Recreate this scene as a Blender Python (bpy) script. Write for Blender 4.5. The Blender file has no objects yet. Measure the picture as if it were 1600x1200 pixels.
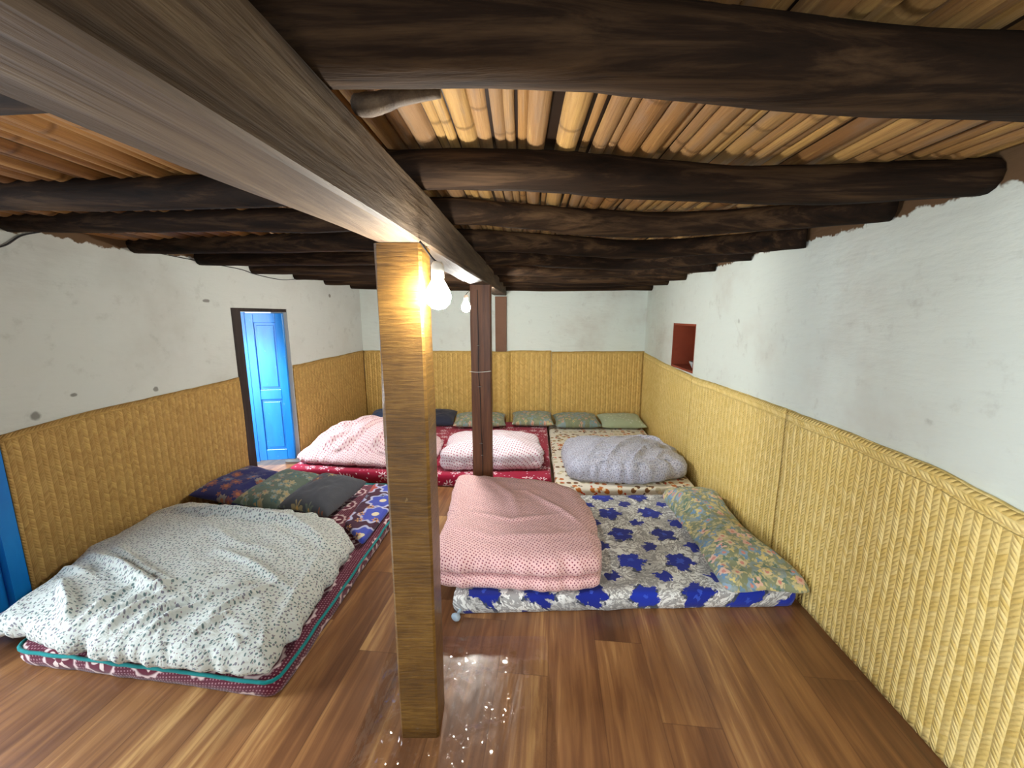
import bpy, bmesh, math, random
from mathutils import Vector, noise as mnoise

random.seed(7)
sc = bpy.context.scene
COL = sc.collection

# ------------------------------------------------------------------ camera
cam_d = bpy.data.cameras.new('camera')
cam_d.sensor_width = 36.0
cam_d.lens = 620.0 / 1600.0 * 36.0
cam_d.clip_start = 0.02
cam = bpy.data.objects.new('camera', cam_d)
cam.location = (0, 0, 1.5)
cam.rotation_euler = (math.radians(90 - 9.612), 0, 0)
COL.objects.link(cam)
sc.camera = cam

# ------------------------------------------------------------------ world, daylight, exposure
sc.view_settings.view_transform = 'Standard'
sc.view_settings.look = 'None'
sc.view_settings.gamma = 1.0
sc.view_settings.exposure = 0.93
world = bpy.data.worlds.new('world')
sc.world = world
world.use_nodes = True
world.node_tree.nodes['Background'].inputs[0].default_value = (0.62, 0.78, 1.0, 1)
world.node_tree.nodes['Background'].inputs[1].default_value = 1.15


def area_light(name, loc, target, sx, sy, power, color, spread=180):
    d = bpy.data.lights.new(name, 'AREA')
    d.shape = 'RECTANGLE'
    d.size = sx
    d.size_y = sy
    d.energy = power
    d.color = color
    d.spread = math.radians(spread)
    o = bpy.data.objects.new(name, d)
    COL.objects.link(o)
    o.location = loc
    o.rotation_euler = (Vector(target) - Vector(loc)).to_track_quat('-Z', 'Y').to_euler()
    return o


# daylight through the two doorways on the left and an added fill light behind the camera
area_light('daylight_far_doorway', (-3.2, 2.95, 0.85), (-2.1, 3.75, 0.25), 0.8, 1.0, 5, (0.86, 0.93, 1.0))
area_light('daylight_far_threshold', (-2.76, 3.50, 1.45), (-2.05, 3.68, 0.0), 0.3, 0.4, 8, (0.95, 0.97, 1.0), 90)
area_light('daylight_near_doorway', (-3.3, 1.1, 1.15), (-1.0, 1.4, 0.5), 1.1, 1.6, 80, (0.86, 0.94, 1.0))
area_light('fill_behind_camera', (0.15, -1.62, 1.0), (0.75, 1.3, 0.3), 1.3, 0.7, 14, (0.95, 0.98, 1.0), 120)  # added front fill, aimed low to brighten the right side and floor
BULB_NEAR = 290.0
BULB_FAR = 800.0
BULB_COLOR = (1.0, 1.0, 0.94, 1)


# ------------------------------------------------------------------ node helper
class NT:
    def __init__(self, name):
        self.m = bpy.data.materials.new(name)
        self.m.use_nodes = True
        self.t = self.m.node_tree
        self.n = self.t.nodes
        self.l = self.t.links
        self.bsdf = self.n['Principled BSDF']
        self._tc = None

    def new(self, typ, **kw):
        nd = self.n.new(typ)
        for k, v in kw.items():
            setattr(nd, k, v)
        return nd

    def put(self, sock, v):
        if v is None:
            return
        if hasattr(v, 'is_linked'):
            self.l.new(v, sock)
        else:
            if isinstance(v, (tuple, list)) and sock.type == 'RGBA' and len(v) == 3:
                v = (*v, 1)
            sock.default_value = v

    def tc(self, which='UV'):
        if self._tc is None:
            self._tc = self.new('ShaderNodeTexCoord')
        return self._tc.outputs[which]

    def math(self, op, a, b=None, c=None, clamp=False):
        nd = self.new('ShaderNodeMath', operation=op, use_clamp=clamp)
        self.put(nd.inputs[0], a)
        self.put(nd.inputs[1], b)
        self.put(nd.inputs[2], c)
        return nd.outputs[0]

    def vm(self, op, a, b=None, scale=None):
        nd = self.new('ShaderNodeVectorMath', operation=op)
        self.put(nd.inputs[0], a)
        self.put(nd.inputs[1], b)
        if scale is not None:
            self.put(nd.inputs[3], scale)
        return nd.outputs['Value'] if op in ('LENGTH', 'DISTANCE', 'DOT_PRODUCT') else nd.outputs[0]

    def mix(self, f, a, b):
        nd = self.new('ShaderNodeMix', data_type='RGBA')
        self.put(nd.inputs[0], f)
        self.put(nd.inputs[6], a)
        self.put(nd.inputs[7], b)
        return nd.outputs[2]

    def mapping(self, vec, scale=(1, 1, 1), rot=(0, 0, 0), loc=(0, 0, 0)):
        nd = self.new('ShaderNodeMapping')
        self.put(nd.inputs[0], vec)
        nd.inputs[1].default_value = loc
        nd.inputs[2].default_value = rot
        nd.inputs[3].default_value = scale
        return nd.outputs[0]

    def noise(self, vec, scale, detail=3, rough=0.5, dist=0.0, out=0):
        nd = self.new('ShaderNodeTexNoise')
        self.put(nd.inputs['Vector'], vec)
        nd.inputs['Scale'].default_value = scale
        nd.inputs['Detail'].default_value = detail
        nd.inputs['Roughness'].default_value = rough
        nd.inputs['Distortion'].default_value = dist
        return nd.outputs[out]

    def voro(self, vec, scale, rand=1.0, dims='2D', feature='F1'):
        nd = self.new('ShaderNodeTexVoronoi', voronoi_dimensions=dims, feature=feature)
        self.put(nd.inputs['Vector'], vec)
        nd.inputs['Scale'].default_value = scale
        nd.inputs['Randomness'].default_value = rand
        return nd

    def white(self, vec):
        nd = self.new('ShaderNodeTexWhiteNoise', noise_dimensions='3D')
        self.put(nd.inputs['Vector'], vec)
        return nd

    def ramp(self, f, stops, interp='LINEAR'):
        nd = self.new('ShaderNodeValToRGB')
        cr = nd.color_ramp
        cr.interpolation = interp
        while len(cr.elements) < len(stops):
            cr.elements.new(0.5)
        for e, (p, c) in zip(cr.elements, stops):
            e.position = p
            e.color = (*c, 1)
        self.put(nd.inputs[0], f)
        return nd.outputs[0]

    def step(self, x, lo, hi):
        nd = self.new('ShaderNodeMapRange', interpolation_type='SMOOTHSTEP')
        self.put(nd.inputs[0], x)
        nd.inputs[1].default_value = lo
        nd.inputs[2].default_value = hi
        return nd.outputs[0]

    def xyz(self, v):
        nd = self.new('ShaderNodeSeparateXYZ')
        self.put(nd.inputs[0], v)
        return nd.outputs

    def comb(self, x=0.0, y=0.0, z=0.0):
        nd = self.new('ShaderNodeCombineXYZ')
        for i, q in enumerate((x, y, z)):
            self.put(nd.inputs[i], q)
        return nd.outputs[0]

    def bump(self, h, strength, dist, prev=None):
        nd = self.new('ShaderNodeBump')
        nd.inputs['Strength'].default_value = strength
        nd.inputs['Distance'].default_value = dist
        self.put(nd.inputs['Height'], h)
        if prev is not None:
            self.put(nd.inputs['Normal'], prev)
        return nd.outputs[0]

    def out(self, color, rough=0.6, normal=None, spec=0.5, coat=0.0, coat_rough=0.1, metallic=0.0, sheen=0.0):
        b = self.bsdf
        self.put(b.inputs['Base Color'], color)
        self.put(b.inputs['Roughness'], rough)
        if normal is not None:
            self.put(b.inputs['Normal'], normal)
        b.inputs['Specular IOR Level'].default_value = spec
        b.inputs['Coat Weight'].default_value = coat
        b.inputs['Coat Roughness'].default_value = coat_rough
        b.inputs['Metallic'].default_value = metallic
        b.inputs['Sheen Weight'].default_value = sheen
        return self.m


def srgb(r, g, b):
    def f(c):
        c /= 255.0
        return c / 12.92 if c <= 0.04045 else ((c + 0.055) / 1.055) ** 2.4
    return (f(r), f(g), f(b))


# ------------------------------------------------------------------ materials: building
def mat_plaster(name, base, stain, paint_top=None, marks=()):
    t = NT(name)
    p = t.tc('Object')
    n1 = t.noise(p, 1.3, 5, 0.6)
    n2 = t.noise(p, 9, 5, 0.65)
    c = t.mix(t.step(n1, 0.45, 0.8), base, stain)
    c = t.mix(t.math('MULTIPLY', t.step(n2, 0.56, 0.75), 0.35), c, tuple(q * 0.72 for q in stain))
    spots = t.voro(p, 2.1, 1.0, '3D')
    sp = t.math('SUBTRACT', 1.0, t.step(t.math('ADD', spots.outputs[0], t.math('MULTIPLY', n2, 0.12)), 0.085, 0.115))
    c = t.mix(t.math('MULTIPLY', sp, 0.4), c, srgb(105, 104, 98))
    for (mx, my, mz, mr, sy) in marks:
        rel = t.vm('MULTIPLY', t.vm('SUBTRACT', p, (mx, my, mz)), (1.0, sy, 1.0))
        dd = t.math('ADD', t.vm('LENGTH', rel), t.math('MULTIPLY', t.math('SUBTRACT', n2, 0.5), mr * 1.6))
        c = t.mix(t.math('MULTIPLY', t.math('SUBTRACT', 1.0, t.step(dd, mr * 0.6, mr * 1.1)), 0.7), c, srgb(78, 74, 66))
    if paint_top is not None:
        z = t.xyz(p)[2]
        edge = t.math('ADD', z, t.math('MULTIPLY', t.math('SUBTRACT', t.noise(p, 7, 4, 0.7), 0.5), 0.12))
        c = t.mix(t.step(edge, paint_top, paint_top + 0.012), c, srgb(96, 74, 52))
    stretched = t.mapping(p, (1, 1, 3.2))
    h = t.math('ADD', t.math('MULTIPLY', t.noise(stretched, 2.6, 3, 0.5), 1.0),
               t.math('MULTIPLY', t.noise(stretched, 14, 5, 0.6), 0.22))
    return t.out(c, 0.85, t.bump(h, 0.28, 0.05), 0.2)


WHITE = srgb(208, 216, 208)
M_wall = mat_plaster('whitewashed mud plaster', WHITE, srgb(192, 192, 182), 1.885)
M_wall_left = mat_plaster('whitewashed mud plaster left', srgb(196, 199, 193), srgb(178, 178, 170), 1.925, [(-2.362, 3.128, 1.622, 0.016, 0.4), (-2.546, 2.06, 0.978, 0.030, 1.0), (-2.44, 2.676, 1.011, 0.020, 1.0), (-2.097, 4.668, 1.739, 0.022, 1.0),
                          (-2.516, 2.235, 1.058, 0.014, 0.6), (-2.57, 1.92, 1.56, 0.02, 0.25)])
M_clay = mat_plaster('red clay plaster', srgb(138, 66, 44), srgb(120, 56, 38))
M_pilaster = mat_plaster('brown mud plaster', srgb(122, 92, 74), srgb(102, 74, 58))
M_outside = mat_plaster('outside stone paving', srgb(196, 172, 158), srgb(166, 140, 124))


def mat_wood(name, dark, mid, light, axis, rough=0.75, spec=0.3, coat=0.0, coat_rough=0.2, bump=0.5, fine=1.0):
    t = NT(name)
    p = t.tc('Object')
    sc3 = [26.0, 26.0, 26.0]
    sc3[axis] = 1.6
    s1 = t.mapping(p, tuple(q * fine for q in sc3))
    g = t.noise(s1, 1.0, 6, 0.65, 0.4)
    s2 = t.mapping(p, tuple(q * 0.2 * fine for q in sc3))
    b = t.noise(s2, 1.0, 3, 0.5)
    c = t.ramp(t.math('ADD', t.math('MULTIPLY', g, 0.65), t.math('MULTIPLY', b, 0.4)),
               [(0.36, dark), (0.52, mid), (0.70, light)])
    return t.out(c, rough, t.bump(g, bump, 0.01), spec, coat, coat_rough)


M_beam = mat_wood('hewn beam wood', srgb(46, 35, 26), srgb(84, 68, 52), srgb(118, 100, 78), 1)
M_joist = mat_wood('smoked log wood', srgb(14, 9, 5), srgb(36, 24, 15), srgb(80, 60, 40), 0, 0.85, 0.12)
M_post_far = mat_wood('dark red post wood', srgb(60, 35, 23), srgb(100, 62, 40), srgb(128, 86, 54), 2, 0.45, 0.35)
M_jamb = mat_wood('dark door jamb wood', srgb(26, 20, 18), srgb(48, 38, 34), srgb(66, 54, 46), 2, 0.6)


def mat_post():
    t = NT('varnished wood post')
    p = t.tc('Object')
    g = t.noise(t.mapping(p, (9, 9, 120)), 1.0, 6, 0.7, 0.6)
    b = t.noise(p, 6, 4, 0.6)
    c = t.ramp(t.math('ADD', t.math('MULTIPLY', g, 0.6), t.math('MULTIPLY', b, 0.4)),
               [(0.34, srgb(66, 43, 14)), (0.5, srgb(104, 72, 24)), (0.68, srgb(140, 104, 46))])
    nicks = t.noise(t.mapping(p, (40, 40, 28)), 1.0, 3, 0.6)
    c = t.mix(t.math('MULTIPLY', t.step(nicks, 0.7, 0.76), 0.35), c, srgb(180, 152, 100))
    h = t.math('ADD', g, t.math('MULTIPLY', b, 0.6))
    return t.out(c, 0.42, t.bump(h, 0.4, 0.012), 0.4, 0.25, 0.2)


M_post = mat_post()


def mat_cane():
    t = NT('split cane')
    uv = t.tc('UV')
    u, v, _ = t.xyz(uv)          # u = cane index + fraction, v = length in metres
    idx = t.math('FLOOR', u)
    rnd = t.white(t.comb(idx, 3.0, 0.0))
    streak = t.noise(t.comb(t.math('MULTIPLY', u, 9.0), t.math('MULTIPLY', v, 2.5), 0.0), 1.0, 5, 0.65, 0.3)
    c = t.ramp(rnd.outputs[0], [(0.0, srgb(114, 78, 44)), (0.35, srgb(150, 112, 66)), (0.6, srgb(126, 96, 66)),
                                (0.85, srgb(176, 138, 80)), (1.0, srgb(138, 104, 74))])
    c = t.mix(t.math('MULTIPLY', t.step(streak, 0.4, 0.75), 0.6), c, srgb(104, 72, 44))
    patch = t.noise(t.comb(t.math('MULTIPLY', u, 2.3), t.math('MULTIPLY', v, 3.2), 4.0), 1.0, 4, 0.6)
    c = t.mix(t.math('MULTIPLY', t.step(patch, 0.5, 0.72), 0.55), c, srgb(116, 100, 86))
    c = t.mix(t.math('MULTIPLY', t.math('SUBTRACT', 1.0, t.step(patch, 0.28, 0.45)), 0.4), c, srgb(190, 156, 92))
    board = t.math('GREATER_THAN', u, 900.0)
    rb = t.ramp(t.math('ADD', t.math('MULTIPLY', streak, 0.6), t.math('MULTIPLY', rnd.outputs[0], 0.4)),
                [(0.25, srgb(84, 52, 28)), (0.5, srgb(130, 88, 48)), (0.75, srgb(166, 122, 70))])
    c = t.mix(board, c, rb)
    c = t.mix(t.math('GREATER_THAN', u, 1900.0), c, srgb(34, 22, 14))
    nodepos = t.math('FRACT', t.math('ADD', t.math('MULTIPLY', v, 2.4), rnd.outputs[0]))
    ring = t.math('SUBTRACT', 1.0, t.step(t.math('ABSOLUTE', t.math('SUBTRACT', nodepos, 0.5)), 0.0, 0.035))
    c = t.mix(t.math('MULTIPLY', ring, 0.5), c, srgb(70, 46, 26))
    h = t.math('ADD', streak, t.math('MULTIPLY', ring, 0.6))
    return t.out(c, 0.5, t.bump(h, 0.4, 0.012), 0.25)


M_cane = mat_cane()


def mat_floor():
    t = NT('wood print vinyl floor')
    p = t.mapping(t.tc('Object'), (1, 1, 1), (0, 0, math.radians(6)))
    x, y, _ = t.xyz(p)
    W, L = 0.215, 1.25
    ix = t.math('FLOOR', t.math('DIVIDE', x, W))
    off = t.white(t.comb(ix, 1.0, 0.0)).outputs[0]
    yy = t.math('ADD', t.math('DIVIDE', y, L), off)
    iy = t.math('FLOOR', yy)
    rn = t.white(t.comb(ix, iy, 5.0))
    grain = t.noise(t.comb(t.math('ADD', t.math('MULTIPLY', x, 26.0), t.math('MULTIPLY', rn.outputs[0], 40.0)),
                           t.math('MULTIPLY', y, 1.5), iy), 1.0, 5, 0.62, 0.7)
    soft = t.noise(t.comb(t.math('ADD', t.math('MULTIPLY', x, 7.0), t.math('MULTIPLY', rn.outputs[0], 17.0)),
                          t.math('MULTIPLY', y, 0.8), iy), 1.0, 3, 0.55, 0.5)
    v = t.math('ADD', t.math('MULTIPLY', grain, 0.5), t.math('MULTIPLY', soft, 0.5))
    v = t.math('ADD', v, t.math('MULTIPLY', t.math('SUBTRACT', rn.outputs[0], 0.5), 0.16))
    c = t.ramp(v, [(0.32, srgb(88, 56, 36)), (0.46, srgb(120, 80, 50)), (0.57, srgb(148, 104, 64)),
                   (0.68, srgb(192, 150, 96))])
    fx = t.math('FRACT', t.math('DIVIDE', x, W))
    fy = t.math('FRACT', yy)
    seam = t.math('MINIMUM', t.math('MULTIPLY', t.math('PINGPONG', fx, 0.5), W), t.math('MULTIPLY', t.math('PINGPONG', fy, 0.5), L))
    sm = t.math('SUBTRACT', 1.0, t.step(seam, 0.0008, 0.003))
    c = t.mix(t.math('MULTIPLY', sm, 0.45), c, srgb(70, 40, 26))
    wob = t.noise(t.mapping(p, (5.0, 1.6, 1)), 1.0, 3, 0.55, 0.8)
    return t.out(c, 0.36, t.bump(wob, 0.25, 0.03), 0.5, 0.15, 0.16)


M_floor = mat_floor()


def mat_blue():
    t = NT('glossy blue door paint')
    p = t.tc('Object')
    n = t.noise(t.mapping(p, (8, 8, 2)), 1.0, 5, 0.6)
    c = t.ramp(n, [(0.3, srgb(10, 112, 196)), (0.7, srgb(24, 136, 218))])
    w = t.noise(p, 16, 4, 0.7)
    c = t.mix(t.math('MULTIPLY', t.step(w, 0.62, 0.72), 0.25), c, srgb(130, 170, 210))
    return t.out(c, 0.35, t.bump(n, 0.2, 0.01), 0.5)


M_blue = mat_blue()


def plain(name, color, rough=0.6, spec=0.4, metallic=0.0):
    t = NT(name)
    n = t.noise(t.tc('Object'), 30, 3, 0.5)
    c = t.mix(t.math('MULTIPLY', n, 0.5), color, tuple(q * 0.8 for q in color))
    return t.out(c, rough, None, spec, metallic=metallic)


M_black = plain('black cable sheath', srgb(30, 28, 28), 0.6)
M_white_plastic = plain('white plastic', srgb(226, 224, 214), 0.4)
M_knot = plain('pale blue cover cloth', srgb(168, 188, 204), 0.8)
M_steel = plain('nail steel', srgb(170, 168, 160), 0.35, 0.5, 0.9)
M_grey_pot = plain('grey clay', srgb(128, 128, 124), 0.7)
M_palepot = plain('pale tin', srgb(176, 182, 186), 0.4)
M_greenish = plain('olive glass', srgb(78, 76, 56), 0.3)


def mat_emit(name, color, strength):
    t = NT(name)
    b = t.bsdf
    t.put(b.inputs['Base Color'], (1, 1, 1))
    b.inputs['Emission Color'].default_value = color
    b.inputs['Emission Strength'].default_value = strength
    return t.m


M_bulb1 = mat_emit('near bulb glow', BULB_COLOR, BULB_NEAR)
M_bulb2 = mat_emit('far bulb glow', BULB_COLOR, BULB_FAR)


def mat_film():
    t = NT('clear plastic film')
    tr = t.new('ShaderNodeBsdfTransparent')
    gl = t.new('ShaderNodeBsdfGlossy')
    gl.inputs['Roughness'].default_value = 0.05
    p = t.tc('Object')
    h = t.noise(t.mapping(p, (16, 6, 1)), 1.0, 3, 0.5, 1.6)
    bn = t.bump(h, 0.12, 0.03)
    t.put(gl.inputs['Normal'], bn)
    fr = t.new('ShaderNodeFresnel')
    fr.inputs[0].default_value = 1.45
    t.put(fr.inputs['Normal'], bn)
    mx = t.new('ShaderNodeMixShader')
    t.put(mx.inputs[0], t.math('MINIMUM', t.math('ADD', t.math('MULTIPLY', fr.outputs[0], 0.8), 0.05), 0.4))
    t.l.new(tr.outputs[0], mx.inputs[1])
    t.l.new(gl.outputs[0], mx.inputs[2])
    t.l.new(mx.outputs[0], t.n['Material Output'].inputs[0])
    return t.m


M_film = mat_film()


def mat_mat(name, c_light, c_mid, c_dark, col=0.027, diamonds=0.0, seed=0.0, hem_w=0.066):
    """woven split bamboo: vertical braid columns with slanted strips, rope rows at the hem. UV in metres, v = 0 at the top edge."""
    t = NT(name)
    uv = t.tc('UV')
    wob = t.noise(uv, 6.0, 2, 0.5, out=1)
    uvw = t.vm('ADD', uv, t.vm('SCALE', t.vm('SUBTRACT', wob, (0.5, 0.5, 0.5)), scale=0.012))
    u0, v0, _ = t.xyz(uvw)
    hem = t.step(t.xyz(uv)[1], -hem_w, -hem_w + 0.004)
    # swap axes in the hem so that the rows run along the edge
    u = t.math('ADD', t.math('MULTIPLY', u0, t.math('SUBTRACT', 1.0, hem)), t.math('MULTIPLY', v0, hem))
    v = t.math('ADD', t.math('MULTIPLY', v0, t.math('SUBTRACT', 1.0, hem)), t.math('MULTIPLY', u0, hem))
    q = t.math('DIVIDE', u, col)
    ci = t.math('FLOOR', q)
    f = t.math('SUBTRACT', t.math('FRACT', q), 0.5)
    sign = t.math('SUBTRACT', 1.0, t.math('MULTIPLY', 2.0, t.math('FLOORED_MODULO', ci, 2.0)))
    s = t.math('ADD', t.math('DIVIDE', v, col * 0.72), t.math('MULTIPLY', t.math('MULTIPLY', sign, f), 1.25))
    s = t.math('ADD', s, t.math('MULTIPLY', t.white(t.comb(ci, seed, 1.0)).outputs[0], 0.5))
    fs = t.math('FRACT', s)
    rn = t.white(t.comb(ci, t.math('FLOOR', s), seed))
    a = t.math('SUBTRACT', 1.0, t.math('POWER', t.math('ABSOLUTE', t.math('MULTIPLY', t.math('SUBTRACT', fs, 0.5), 2.0)), 2.0))
    b = t.math('SUBTRACT', 1.0, t.math('POWER', t.math('ABSOLUTE', t.math('MULTIPLY', f, 2.0)), 2.0))
    alt = t.math('ADD', 0.62, t.math('MULTIPLY', sign, 0.38))
    h = t.math('ADD', t.math('MULTIPLY', t.math('MULTIPLY', a, b), 0.55), t.math('MULTIPLY', t.math('MULTIPLY', b, alt), 0.6))
    c = t.mix(rn.outputs[0], c_mid, c_light)
    c = t.mix(t.math('MULTIPLY', t.math('SUBTRACT', 1.0, alt), 0.40), c, c_dark)
    big = t.noise(uv, 2.2, 4, 0.6)
    c = t.mix(t.math('MULTIPLY', t.step(big, 0.45, 0.75), 0.5), c, c_mid)
    fine = t.noise(t.mapping(uv, (60, 60, 1)), 1.0, 4, 0.7)
    c = t.mix(t.math('MULTIPLY', t.step(fine, 0.5, 0.75), 0.45), c, c_dark)
    h = t.math('ADD', h, t.math('MULTIPLY', fine, 0.25))
    if diamonds > 0:
        d1 = t.math('PINGPONG', t.math('ADD', t.math('MULTIPLY', u0, 2.4), t.math('MULTIPLY', v0, 2.4)), 0.5)
        d2 = t.math('PINGPONG', t.math('SUBTRACT', t.math('MULTIPLY', u0, 2.4), t.math('MULTIPLY', v0, 2.4)), 0.5)
        dm = t.math('SUBTRACT', 1.0, t.step(t.math('MINIMUM', d1, d2), 0.0, 0.05))
        h = t.math('SUBTRACT', h, t.math('MULTIPLY', dm, diamonds))
        c = t.mix(t.math('MULTIPLY', dm, 0.3 * diamonds), c, c_dark)
    return t.out(c, 0.62, t.bump(h, 0.7, 0.010), 0.3)


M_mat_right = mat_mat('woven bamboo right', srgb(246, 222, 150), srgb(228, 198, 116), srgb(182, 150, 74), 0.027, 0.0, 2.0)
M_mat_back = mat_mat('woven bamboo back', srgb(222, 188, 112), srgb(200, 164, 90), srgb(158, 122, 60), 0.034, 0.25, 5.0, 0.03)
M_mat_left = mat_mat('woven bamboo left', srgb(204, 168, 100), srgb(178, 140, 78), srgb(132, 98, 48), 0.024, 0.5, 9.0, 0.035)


# ------------------------------------------------------------------ materials: cloth
def layer_flower(t, uv, c, scale, R, petals, colors, core=None, core_r=0.3, rand=0.45, prob=1.0, rot=0.0, wob=0.0,
                 aspect=1.0, depth=0.28, outline=None, shift=(0, 0), wobscale=3.0):
    v = t.mapping(uv, (scale, scale * aspect, 1), (0, 0, rot), (shift[0], shift[1], 0))
    if wob:
        v2 = t.vm('ADD', v, t.vm('SCALE', t.vm('SUBTRACT', t.noise(v, wobscale, 3, 0.6, out=1), (0.5, 0.5, 0.5)), scale=wob))
    else:
        v2 = v
    vo = t.voro(v, 1.0, rand)
    rel = t.vm('SUBTRACT', v2, vo.outputs['Position'])
    rx, ry, _ = t.xyz(rel)
    cr = t.new('ShaderNodeSeparateColor')
    t.put(cr.inputs[0], vo.outputs['Color'])
    r = t.math('SQRT', t.math('ADD', t.math('MULTIPLY', rx, rx), t.math('MULTIPLY', ry, ry)))
    th = t.math('ARCTAN2', ry, rx)
    th = t.math('ADD', t.math('MULTIPLY', th, float(petals)), t.math('MULTIPLY', cr.outputs[0], 6.28))
    rr = t.math('ADD', 1.0 - depth, t.math('MULTIPLY', t.math('COSINE', th), depth))
    rr = t.math('MULTIPLY', rr, R)
    d = t.math('DIVIDE', r, rr)
    on = t.math('LESS_THAN', cr.outputs[1], prob)
    if outline is not None:
        mo = t.math('MULTIPLY', t.math('SUBTRACT', 1.0, t.step(d, 1.12, 1.22)), on)
        c = t.mix(mo, c, outline)
    mask = t.math('MULTIPLY', t.math('SUBTRACT', 1.0, t.step(d, 0.9, 1.02)), on)
    n = len(colors)
    if n == 1:
        pc = colors[0]
    else:
        pc = t.ramp(cr.outputs[2], [(i / n, q) for i, q in enumerate(colors)], 'CONSTANT')
    c = t.mix(mask, c, pc)
    if core is not None:
        mc = t.math('MULTIPLY', t.math('SUBTRACT', 1.0, t.step(r, R * core_r * 0.85, R * core_r)), on)
        c = t.mix(mc, c, core)
    return c


def fabric(name, base, layers=(), pre=None, rough=0.85, wr_scale=9.0, wr=0.35, wr_map=(1, 1, 1), wr_rot=0.0, sheen=0.15, spec=0.2):
    t = NT(name)
    uv = t.tc('UV')
    c = base
    if pre:
        c = pre(t, uv, base)
    for L in layers:
        L = dict(L)
        kind = L.pop('kind', 'flower')
        c = layer_flower(t, uv, c, **L)
    p = t.mapping(t.tc('Object'), wr_map, (0, 0, wr_rot))
    h = t.noise(p, wr_scale, 4, 0.55, 0.6)
    weave = t.noise(uv, 240, 2, 0.5)
    h = t.math('ADD', h, t.math('MULTIPLY', weave, 0.04))
    return t.out(c, rough, t.bump(h, wr, 0.03), spec, sheen=sheen)


F_leafwhite = fabric('white cloth with teal leaf dots', srgb(204, 209, 202), [
    dict(scale=52, R=0.31, petals=2, colors=[srgb(100, 120, 120), srgb(116, 134, 132), srgb(124, 124, 134)], rand=0.75, depth=0.2, prob=0.92),
    dict(scale=70, R=0.2, petals=1, colors=[srgb(140, 124, 128)], rand=0.9, depth=0.1, prob=0.5, shift=(0.37, 0.21)),
], wr_scale=7, wr=0.8, wr_map=(1, 3.0, 1), wr_rot=0.75)
F_pink = fabric('pink cloth with red dots', srgb(228, 188, 186), [
    dict(scale=62, R=0.3, petals=3, colors=[srgb(148, 72, 86), srgb(130, 62, 84)], rand=0.25, depth=0.15, rot=0.6),
], wr_scale=6, wr=0.35, wr_rot=0.4, wr_map=(1, 1.8, 1))
F_palepink = fabric('pale pink cloth with rose dots', srgb(226, 200, 202), [
    dict(scale=44, R=0.27, petals=3, colors=[srgb(176, 112, 128)], rand=0.15, depth=0.15, rot=0.5),
], wr_scale=8, wr=0.9, wr_map=(3.0, 1, 1), wr_rot=0.3)
F_rosewhite = fabric('white cloth with rose dots', srgb(222, 210, 216), [
    dict(scale=40, R=0.28, petals=3, colors=[srgb(160, 92, 116)], rand=0.12, depth=0.15, rot=0.35),
], wr_scale=7, wr=0.4, wr_map=(1, 2, 1), wr_rot=0.5)
F_grey = fabric('lavender grey cloth with small marks', srgb(180, 182, 198), [
    dict(scale=46, R=0.34, petals=2, colors=[srgb(128, 128, 150), srgb(140, 134, 146)], rand=0.7, depth=0.3),
    dict(scale=60, R=0.2, petals=1, colors=[srgb(220, 218, 226)], rand=0.9, depth=0.1, prob=0.6, shift=(0.3, 0.6)),
], wr_scale=9, wr=1.0, wr_map=(1.0, 3.2, 1), wr_rot=-0.7, sheen=0.3)
F_crimson = fabric('crimson cloth with white flowers', srgb(150, 14, 52), [
    dict(scale=7.5, R=0.36, petals=8, colors=[srgb(232, 206, 214)], core=srgb(150, 14, 52), core_r=0.3, rand=0.5, depth=0.42, prob=0.62, wob=0.18, wobscale=6.0),
    dict(scale=24, R=0.2, petals=3, colors=[srgb(226, 190, 202)], rand=0.8, depth=0.2, prob=0.32, shift=(0.4, 0.1)),
], wr=0.25)


def pre_damask(t, uv, base):
    n = t.noise(uv, 11, 4, 0.6, 2.0)
    m = t.math('PINGPONG', t.math('MULTIPLY', n, 5.0), 0.5)
    c = t.mix(t.step(m, 0.22, 0.3), base, srgb(160, 160, 160))
    n2 = t.noise(uv, 5.0, 3, 0.5, 0.5)
    c = t.mix(t.math('MULTIPLY', t.step(n2, 0.45, 0.6), 0.55), c, srgb(138, 138, 138))
    n3 = t.noise(uv, 34, 3, 0.6, 1.0)
    return t.mix(t.math('MULTIPLY', t.step(n3, 0.62, 0.68), 0.7), c, srgb(84, 86, 92))


F_blueroses = fabric('white grey damask with blue roses', srgb(232, 234, 232), [
    dict(scale=3.6, R=0.36, petals=5, colors=[srgb(70, 76, 92)], rand=0.06, depth=0.4, wob=0.5, wobscale=6.0, rot=0.0, shift=(0.0, 0.04)),
    dict(scale=3.6, R=0.31, petals=5, colors=[srgb(24, 42, 150), srgb(28, 50, 168), srgb(22, 38, 138)], core=srgb(52, 80, 196), core_r=0.2, rand=0.06, depth=0.12, wob=0.40, wobscale=7.0, rot=0.0),
    dict(scale=3.6, R=0.19, petals=5, colors=[srgb(24, 42, 150), srgb(30, 40, 130)], rand=0.06, depth=0.14, wob=0.36, wobscale=6.0, rot=0.0, shift=(0.5, 0.5)),
], pre=pre_damask, wr=0.2)
F_orangeleaf = fabric('cream cloth with orange leaves', srgb(222, 216, 200), [
    dict(scale=8.5, R=0.46, petals=2, colors=[srgb(158, 128, 74), srgb(184, 106, 46), srgb(120, 84, 52), srgb(190, 180, 150)], core=srgb(228, 214, 180), core_r=0.3, rand=0.55, depth=0.42),
    dict(scale=14, R=0.3, petals=2, colors=[srgb(196, 72, 30), srgb(96, 74, 60)], rand=0.8, depth=0.4, prob=0.5, shift=(0.3, 0.8)),
], wr=0.2)


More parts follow.
